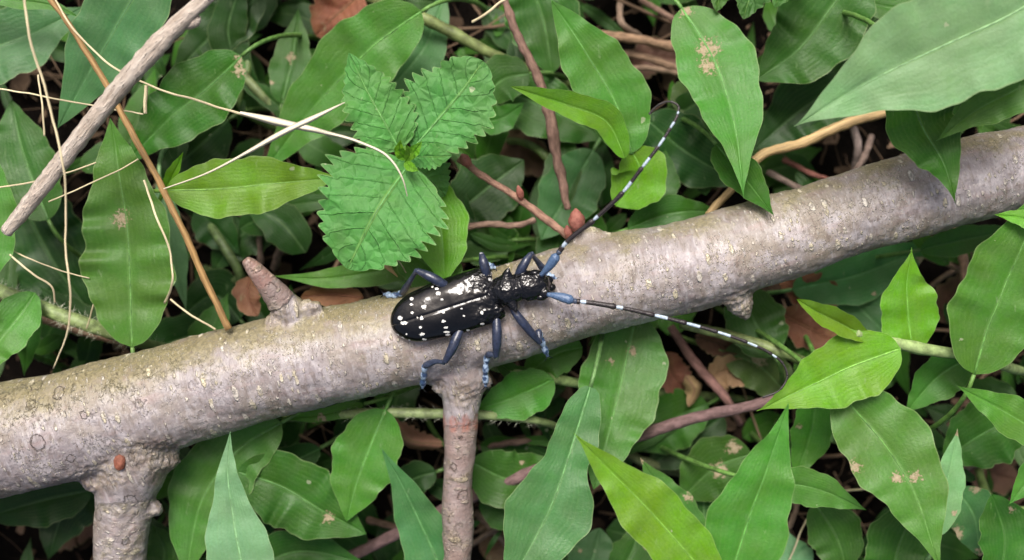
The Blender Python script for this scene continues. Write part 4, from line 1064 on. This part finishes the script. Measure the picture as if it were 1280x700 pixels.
def beetle():
    root = empty("longhorn_beetle", P(565, 385, 66))
    tag(root, "black longhorn beetle with white spots and banded antennae on the branch", "beetle")
    # --- wing cases
    m = NT("black_wing_case")
    geo = m.n("NewGeometry"); pos = geo.outputs["Position"]
    sp = m.n("Attribute"); sp.attribute_name = "spot"
    fr = m.n("Attribute"); fr.attribute_name = "front"
    n1 = m.noise(pos, 2600, 3, 0.6); n2 = m.noise(pos, 700, 3)
    msk = m.ramp(m.math('ADD', sp.outputs["Fac"], m.math('MULTIPLY', m.math('SUBTRACT', n1, 0.5), 1.5)), 0.42, 0.55)
    col = m.mix(msk, m.mix(n2, (0.002, 0.002, 0.002), (0.004, 0.004, 0.0045)), (0.72, 0.72, 0.68))
    m.l(col, m.b.inputs["Base Color"])
    m.l(m.math('ADD', m.ramp(n2, 0.3, 0.7, 0.10, 0.20), m.math('MULTIPLY', msk, 0.5)), m.b.inputs["Roughness"])
    m.b.inputs["Specular IOR Level"].default_value = 0.62
    h = m.math('MULTIPLY', m.noise(pos, 1500, 4, 0.6), m.math('ADD', 0.07, m.math('MULTIPLY', fr.outputs["Fac"], 0.22)))
    h = m.math('ADD', h, m.math('MULTIPLY', msk, 0.25))
    m.l(m.bump(h, 0.0003, 0.8), m.b.inputs["Normal"])
    M_ELY = m.m
    B = np.array(P(487.5, 408, 70)) / MM; Fp = np.array(P(619.5, 365.5, 70)) / MM
    axv = (Fp - B)[:2]; LEN = np.linalg.norm(axv); axv /= LEN
    la = np.array([-axv[1], axv[0]])
    SP = [(265, 213, 10, 6), (247, 205, 6, 5), (272, 234, 14, 9), (290, 260, 8, 7), (362, 200, 7, 8), (368, 232, 12, 8), (155, 257, 10, 7), (155, 282, 8, 6), (210, 292, 13, 12), (158, 318, 10, 6),
          (105, 342, 13, 10), (122, 363, 19, 10), (200, 340, 9, 10), (182, 340, 4, 4), (196, 382, 8, 6), (200, 413, 13, 8), (132, 413, 5, 5), (85, 418, 14, 8), (108, 431, 14, 7), (142, 440, 6, 4), (210, 436, 12, 5),
          (307, 383, 12, 6), (297, 355, 10, 8), (295, 315, 9, 7), (310, 403, 15, 6), (312, 416, 14, 5), (385, 332, 6, 5), (463, 318, 9, 9), (465, 368, 11, 6), (403, 396, 9, 5), (375, 300, 5, 5)]
    SPW = []
    for tx, ty, rx, ry in SP:
        c = np.array(P(470 + tx / 3.5, 300 + ty / 3.5, 70.2)) / MM
        SPW.append((c[0], c[1], rx / 3.5 * .138, ry / 3.5 * .138))
    na, nf = 170, 70
    for side in (1, -1):
        V = np.zeros((na, nf, 3))
        for i in range(na):
            a = i / (na - 1)
            hw = np.interp(a, [0, .2, .5, .85, .96, 1], [4.8, 5.3, 6.2, 6.25, 6.1, 5.6])
            tail = math.sqrt(max(0, 1 - max(0, 1 - a / .30) ** 2.2))
            hw *= tail
            H = np.interp(a, [0, .25, .6, .9, 1], [2.6, 3.5, 3.9, 3.6, 2.9]) * (0.12 + 0.88 * tail ** 0.8)
            for j in range(nf):
                f = j / (nf - 1)
                ph = f * 1.72
                y = hw * min(1.0, abs(math.sin(min(ph, 1.5708))) ** 0.92) * (1 - 0.03 * max(0, ph - 1.5708) / .15)
                z = H * (math.copysign(abs(math.cos(ph)) ** 0.82, math.cos(ph)))
                s = LEN * a + (0.8 * (1 - f) * -1 if False else 0)
                s += 0.55 * math.exp(-((f - .55) / .25) ** 2) * (a ** 8)         # rounded shoulder pushed forward
                z -= 0.13 * math.exp(-(f / .02) ** 2)                           # suture
                z += 0.0         # low rib beside it
                w = B[:2] + axv * s + la * (side * (y + 0.02))
                x3 = np.array([w[0], w[1], 67.3 + z])
                fr_ = max(0.0, (a - .66) / .34)
                k = mnoise.fractal((x3[0] * .62, x3[1] * .62, x3[2] * .62), .9, 2.1, 3)
                x3[2] += (0.03 + .75 * fr_ ** 1.1 * (1 - abs(f - .5))) * k * .7
                k2 = mnoise.noise((x3[0] * .22, x3[1] * .22, 4.0))
                x3[2] += .34 * k2 * tail
                V[i, j] = x3
        spot = np.zeros((na, nf)); front = np.zeros((na, nf))
        for cx, cy, rx, ry in SPW:
            d = np.sqrt(((V[:, :, 0] - cx) / rx) ** 2 + ((V[:, :, 1] - cy) / ry) ** 2)
            spot = np.maximum(spot, np.clip(1.25 - d * .75, 0, 1))
        front[:] = np.clip((np.linspace(0, 1, na) - .7) / .3, 0, 1)[:, None]
        Fc = [(i * nf + j, i * nf + j + 1, (i + 1) * nf + j + 1, (i + 1) * nf + j) for i in range(na - 1) for j in range(nf - 1)]
        if side < 0: Fc = [q[::-1] for q in Fc]
        Fc = [q[::-1] for q in Fc]
        o = mesh_obj("wing_case", V.reshape(-1, 3) * MM, Fc, M_ELY)
        fattr(o, "spot", spot.ravel()); fattr(o, "front", front.ravel())
        keep(o, root)
    # --- body: head, thorax, abdomen and six legs as one skin
    m = NT("beetle_shell")
    geo = m.n("NewGeometry"); pos = geo.outputs["Position"]
    pu = m.n("Attribute"); pu.attribute_name = "down"
    n1 = m.noise(pos, 2400, 4, 0.65); n2 = m.noise(pos, 900, 3)
    blue = m.mix(m.ramp(pu.outputs["Fac"], 0.5, 0.95), m.mix(n2, (0.004, 0.005, 0.008), (0.040, 0.055, 0.110)), m.mix(m.ramp(n2, .42, .56), (0.04, 0.075, 0.16), (0.36, 0.48, 0.64)))
    col = m.mix(m.math('MULTIPLY', m.ramp(pu.outputs["Fac"], 0.05, 0.45), m.ramp(n1, 0.3, 0.55, .55, 1)), (0.004, 0.004, 0.005), blue)
    m.l(col, m.b.inputs["Base Color"])
    m.l(m.ramp(pu.outputs["Fac"], 0.0, 0.6, 0.16, 0.36), m.b.inputs["Roughness"])
    m.b.inputs["Specular IOR Level"].default_value = 0.6
    m.l(m.bump(m.math('ADD', m.math('MULTIPLY', n1, .3), n2), 0.00016, 0.6), m.b.inputs["Normal"])
    M_SHELL = m.m
    parts = []; caps = []          # caps: (p0, p1, r0, r1, down)
    def tubep(pts, rr, flat=1.0, n=30, down=0.0, sides=16):
        q = crom([(p[0], p[1], p[2]) for p in pts], n); s = (CAM_H - q[:, 2]) * TANH / 640
        c = np.c_[(q[:, 0] - 640) * s, (350 - q[:, 1]) * s, q[:, 2]]
        r = np.interp(np.linspace(0, 1, n), np.linspace(0, 1, len(rr)), rr)
        V, F = tube_geo(c, r, sides)
        if flat != 1.0:
            cz = np.repeat(c[:, 2], sides); V[:, 2] = cz + (V[:, 2] - cz) * flat
        parts.append((V * MM, F))
        for i in range(n - 1): caps.append((c[i], c[i + 1], r[i], r[i + 1], down))
    def ball(x, y, z, r, down=0.0):
        c = np.array(P(x, y, z)) / MM
        parts.append(sphere_geo(c * MM, np.array(r) * MM, 18)); caps.append((c, c + 1e-3, min(r), min(r), down))
    tubep([(496, 406, 67.2), (530, 395, 67.0), (580, 379, 67.0), (616, 367, 67.6)], [2.0, 4.2, 5.0, 4.6], .55, down=0.0)
    tubep([(612, 368, 68.3), (622, 366, 68.6), (626, 365, 68.8), (634, 363, 69.2), (644, 361, 69.3), (650, 360, 69.2)], [2.7, 2.95, 3.3, 3.6, 3.2, 2.6], .88)        # pronotum
    tubep([(624, 366, 69.0), (627.5, 365, 69.0)], [3.2, 3.2], .9, n=6)                                                                 # collar rings
    tubep([(644, 361, 69.0), (648, 360, 69.0)], [3.05, 3.05], .88, n=6)
    tubep([(633, 352, 69.8), (634, 344, 70.4), (636, 334, 71.2)], [1.7, 1.0, .12], n=10)                                                   # side spines
    tubep([(637, 374, 69.8), (641, 381, 70.4), (646, 391, 71.0)], [1.7, 1.0, .12], n=10)
    ball(633, 357, 71.6, (.75, .75, .55)); ball(637, 369, 71.6, (.75, .75, .55)); ball(629, 363, 71.9, (.6, .7, .45))
    tubep([(648, 360, 69.1), (655, 358.5, 69.2), (665, 357, 69.2), (674, 356, 68.8), (681, 355, 67.8), (685, 354.5, 66.6)], [2.6, 3.3, 3.3, 3.1, 2.4, .5], .82)     # head
    ball(675, 345, 70.3, (1.25, 1.15, 1.0)); ball(681, 366, 70.3, (1.25, 1.2, 1.0))                                                       # antenna sockets
    ball(683, 350, 67.0, (1.5, 1.0, .9)); ball(686, 359, 67.0, (1.5, 1.0, .9))                                                              # mandibles
    def tarsus(pts, r=.74):
        n = 40
        t = np.linspace(0, 1, n)
        lob = r * (0.62 + .38 * np.abs(np.sin(np.pi * (t * 3.0 + .15))) ** .8) * np.where(t > .9, .7, 1)
        q = []
        for x, y, z in pts:
            if z is None:
                z = 60.0
                for _ in range(3):
                    w = np.array(P(x, y, z)) / MM; z = max(bark_z(w) + .45, 57.0)
            q.append((x, y, z))
        tubep(q, list(lob), .8, n=n, down=1.0, sides=12)
        # two claws
        e, d = np.array(q[-1]), np.array(q[-1]) - np.array(q[-2]); d = d / (np.linalg.norm(d[:2]) + 1e-6)
        for s in (-1, 1):
            pr = np.array([-d[1], d[0], 0]) * s
            tubep([tuple(e), tuple(e + d * 4 + pr * 3), tuple(e + d * 6 + pr * 6 - np.array([0, 0, .4]))], [.2, .16, .1], n=8, down=.2, sides=8)
    def leg(fem, tib, tar, fr_=1.0):
        tubep(fem, [.55 * fr_, .88 * fr_, 1.1 * fr_, 1.0 * fr_, .6 * fr_], down=.42)
        tubep(tib, [.58, .48, .55, .66, .80, .70], down=.55)
        tarsus(tar)
    leg([(575, 362, 68.2), (560, 358, 69.2), (540, 347, 70), (521, 338, 69.4)], [(521, 338, 69.2), (512, 352, 66), (503, 366, 61.5)], [(503, 366, 61.2), (494, 369, 60.4), (481, 368, 59.4)])
    leg([(609, 352, 68.4), (607, 338, 69.3), (604, 326, 69.5), (602, 318, 69)], [(602, 318, 68.8), (603, 323, 63), (606, 328, 59.5)], [(606, 328, 59.2), (610, 331, 59), (618, 334, 59.4)])
    leg([(643, 356, 68.6), (649, 342, 69.6), (656, 329, 70.2), (664, 317, 69.8)], [(664, 317, 69.5), (672, 327, 66.5), (680, 338, 64.2)], [(680, 338, 64.0), (686, 344, 64.2), (694, 348, 64.6)], .95)
    leg([(585, 398, 67.6), (575, 413, 68.6), (566, 434, 69), (556, 453, 68.2)], [(556, 453, 68), (545, 452, 66.6), (531, 457, 64.6)], [(531, 457, 64.3), (530, 468, 62.2), (528, 484, 58.6)])
    leg([(619, 384, 67.8), (621, 405, 68.6), (621, 428, 68.4), (620, 446, 67.2)], [(620, 446, 67), (615, 443, 66.4), (609, 444, 65.4)], [(609, 444, 65.2), (607, 460, 63.2), (607, 482, 60.2)])
    leg([(634, 374, 68.4), (645, 392, 69.2), (660, 411, 68.4), (675, 429, 66.4)], [(675, 429, 66.2), (674, 421, 65.6), (673, 413, 64.8)], [(673, 413, 64.6), (678, 428, 62.6), (684, 444, 60)], .9)
    co, no, fc = remesh_union(parts, 0.000125, 3)
    mm = co / MM
    best = np.full(len(mm), 1e9); dn = np.zeros(len(mm))
    for p0, p1, r0, r1, dwn in caps:
        e = p1 - p0; L2 = max((e ** 2).sum(), 1e-9)
        t = np.clip(((mm - p0) @ e) / L2, 0, 1)
        d = np.linalg.norm(mm - (p0 + t[:, None] * e), axis=1) - (r0 + (r1 - r0) * t)
        w = d < best; best[w] = d[w]; dn[w] = dwn
    for i in range(len(mm)):
        x, y, z = mm[i]
        if dn[i] == 0:
            co[i] += no[i] * MM * (.13 * mnoise.fractal((x * .9, y * .9, z * .9), .8, 2.1, 3))
    o = mesh_obj("body", co, fc, M_SHELL); fattr(o, "down", dn); keep(o, root)
    # eyes
    m = NT("beetle_eye"); m.b.inputs["Base Color"].default_value = (.006, .006, .008, 1); m.b.inputs["Roughness"].default_value = .08
    for (x, y, z, r) in ((669, 341.5, 69.6, (1.3, .8, 1.2)), (676, 371.5, 69.6, (1.3, .8, 1.2))):
        V, F = sphere_geo(np.array(P(x, y, z)), np.array(r) * MM, 20); keep(mesh_obj("eye", V, F, m.m), root)
    # --- antennae: scape, then segment after segment, each with a white base
    m = NT("antenna_shell")
    at = m.n("Attribute"); at.attribute_name = "band"
    geo = m.n("NewGeometry"); n1 = m.noise(geo.outputs["Position"], 2500, 3)
    w_ = m.ramp(m.math('ADD', at.outputs["Fac"], m.math('MULTIPLY', m.math('SUBTRACT', n1, .5), .35)), .4, .6)
    sc = m.n("Attribute"); sc.attribute_name = "scape"
    dark = m.mix(sc.outputs["Fac"], m.mix(n1, (.012, .009, .010), (.035, .028, .03)), m.mix(n1, (.020, .040, .095), (.12, .20, .34)))
    m.l(m.mix(m.math('MULTIPLY', w_, m.ramp(n1, .3, .6, .6, 1)), dark, (.44, .54, .64)), m.b.inputs["Base Color"]); m.b.inputs["Roughness"].default_value = .38
    m.l(m.bump(n1, .0002, .6), m.b.inputs["Normal"])
    M_ANT = m.m
    def antenna(scape, joints, whites):
        q = [(x, y, z) for x, y, z in scape]
        c = px_path(q, 22) ; r = np.interp(np.linspace(0, 1, 22), [0, .15, .3, .6, .88, 1], [.45, .55, .75, 1.0, 1.05, .5]) * MM
        V, F = tube_geo(c, r, 12); ao = mesh_obj("antenna", V, F, M_ANT)
        fattr(ao, "band", np.zeros(len(V))); fattr(ao, "scape", np.ones(len(V))); keep(ao, root)
        k = mesh_obj("antenna_joint", *sphere_geo(np.array(P(*joints[0])), np.array((.62, .62, .6)) * MM, 12), M_ANT)
        nv = len(k.data.vertices); fattr(k, "band", np.zeros(nv)); fattr(k, "scape", np.full(nv, .35)); k.parent = ao
        full = px_path(joints, 400)
        jp = np.asarray(joints, float)
        d = np.r_[0, np.cumsum(np.linalg.norm(np.diff(jp[:, :2], axis=0), axis=1))]; d /= d[-1]
        for i in range(len(joints) - 1):
            a, b = d[i], d[i + 1]
            ix = np.interp(np.linspace(a, b, 26), np.linspace(0, 1, 400), np.arange(400))
            cc = np.stack([np.interp(ix, np.arange(400), full[:, m_]) for m_ in range(3)], 1)
            R = np.interp((a + b) / 2, [0, .2, .6, 1], [.60, .50, .36, .18])
            t = np.linspace(0, 1, 26)
            rr = R * np.interp(t, [0, .04, .1, .8, .94, 1], [.55, .75, .85, 1.0, 1.22, .8]) * MM
            V, F = tube_geo(cc, rr, 10)
            so = mesh_obj("antenna_segment", V, F, M_ANT, ao)
            fattr(so, "band", np.repeat(np.clip((whites[i] - t) * 9 + .5, 0, 1), 10)); fattr(so, "scape", np.zeros(len(V)))
    antenna([(676, 344, 71), (684, 336, 72.2), (697, 318, 74)],
            [(699, 315, 74.2), (703, 309, 74.6), (742, 275, 78), (779, 240, 81), (803, 209, 83), (823, 183, 84), (838, 160, 84.5), (847, 143, 84.5), (848, 133, 84), (838, 127, 83.4), (822, 132, 82.6), (811, 143, 82)],
            [.0, .16, .15, .42, .45, .48, .45, .3, 0, 0, 0])
    antenna([(684, 368, 71), (698, 370.5, 71.6), (717, 376, 72)],
            [(719, 376.5, 72), (725, 377, 72), (770, 383.5, 72), (818, 394, 71.6), (858, 404, 71), (897, 415, 70.2), (934, 428, 69.6), (965, 443, 69), (979, 455, 68.6), (984, 470, 68.4), (975, 487, 68.2), (953, 497, 68)],
            [.0, .16, .17, .40, .42, .42, .38, .35, 0, 0, 0])
beetle()
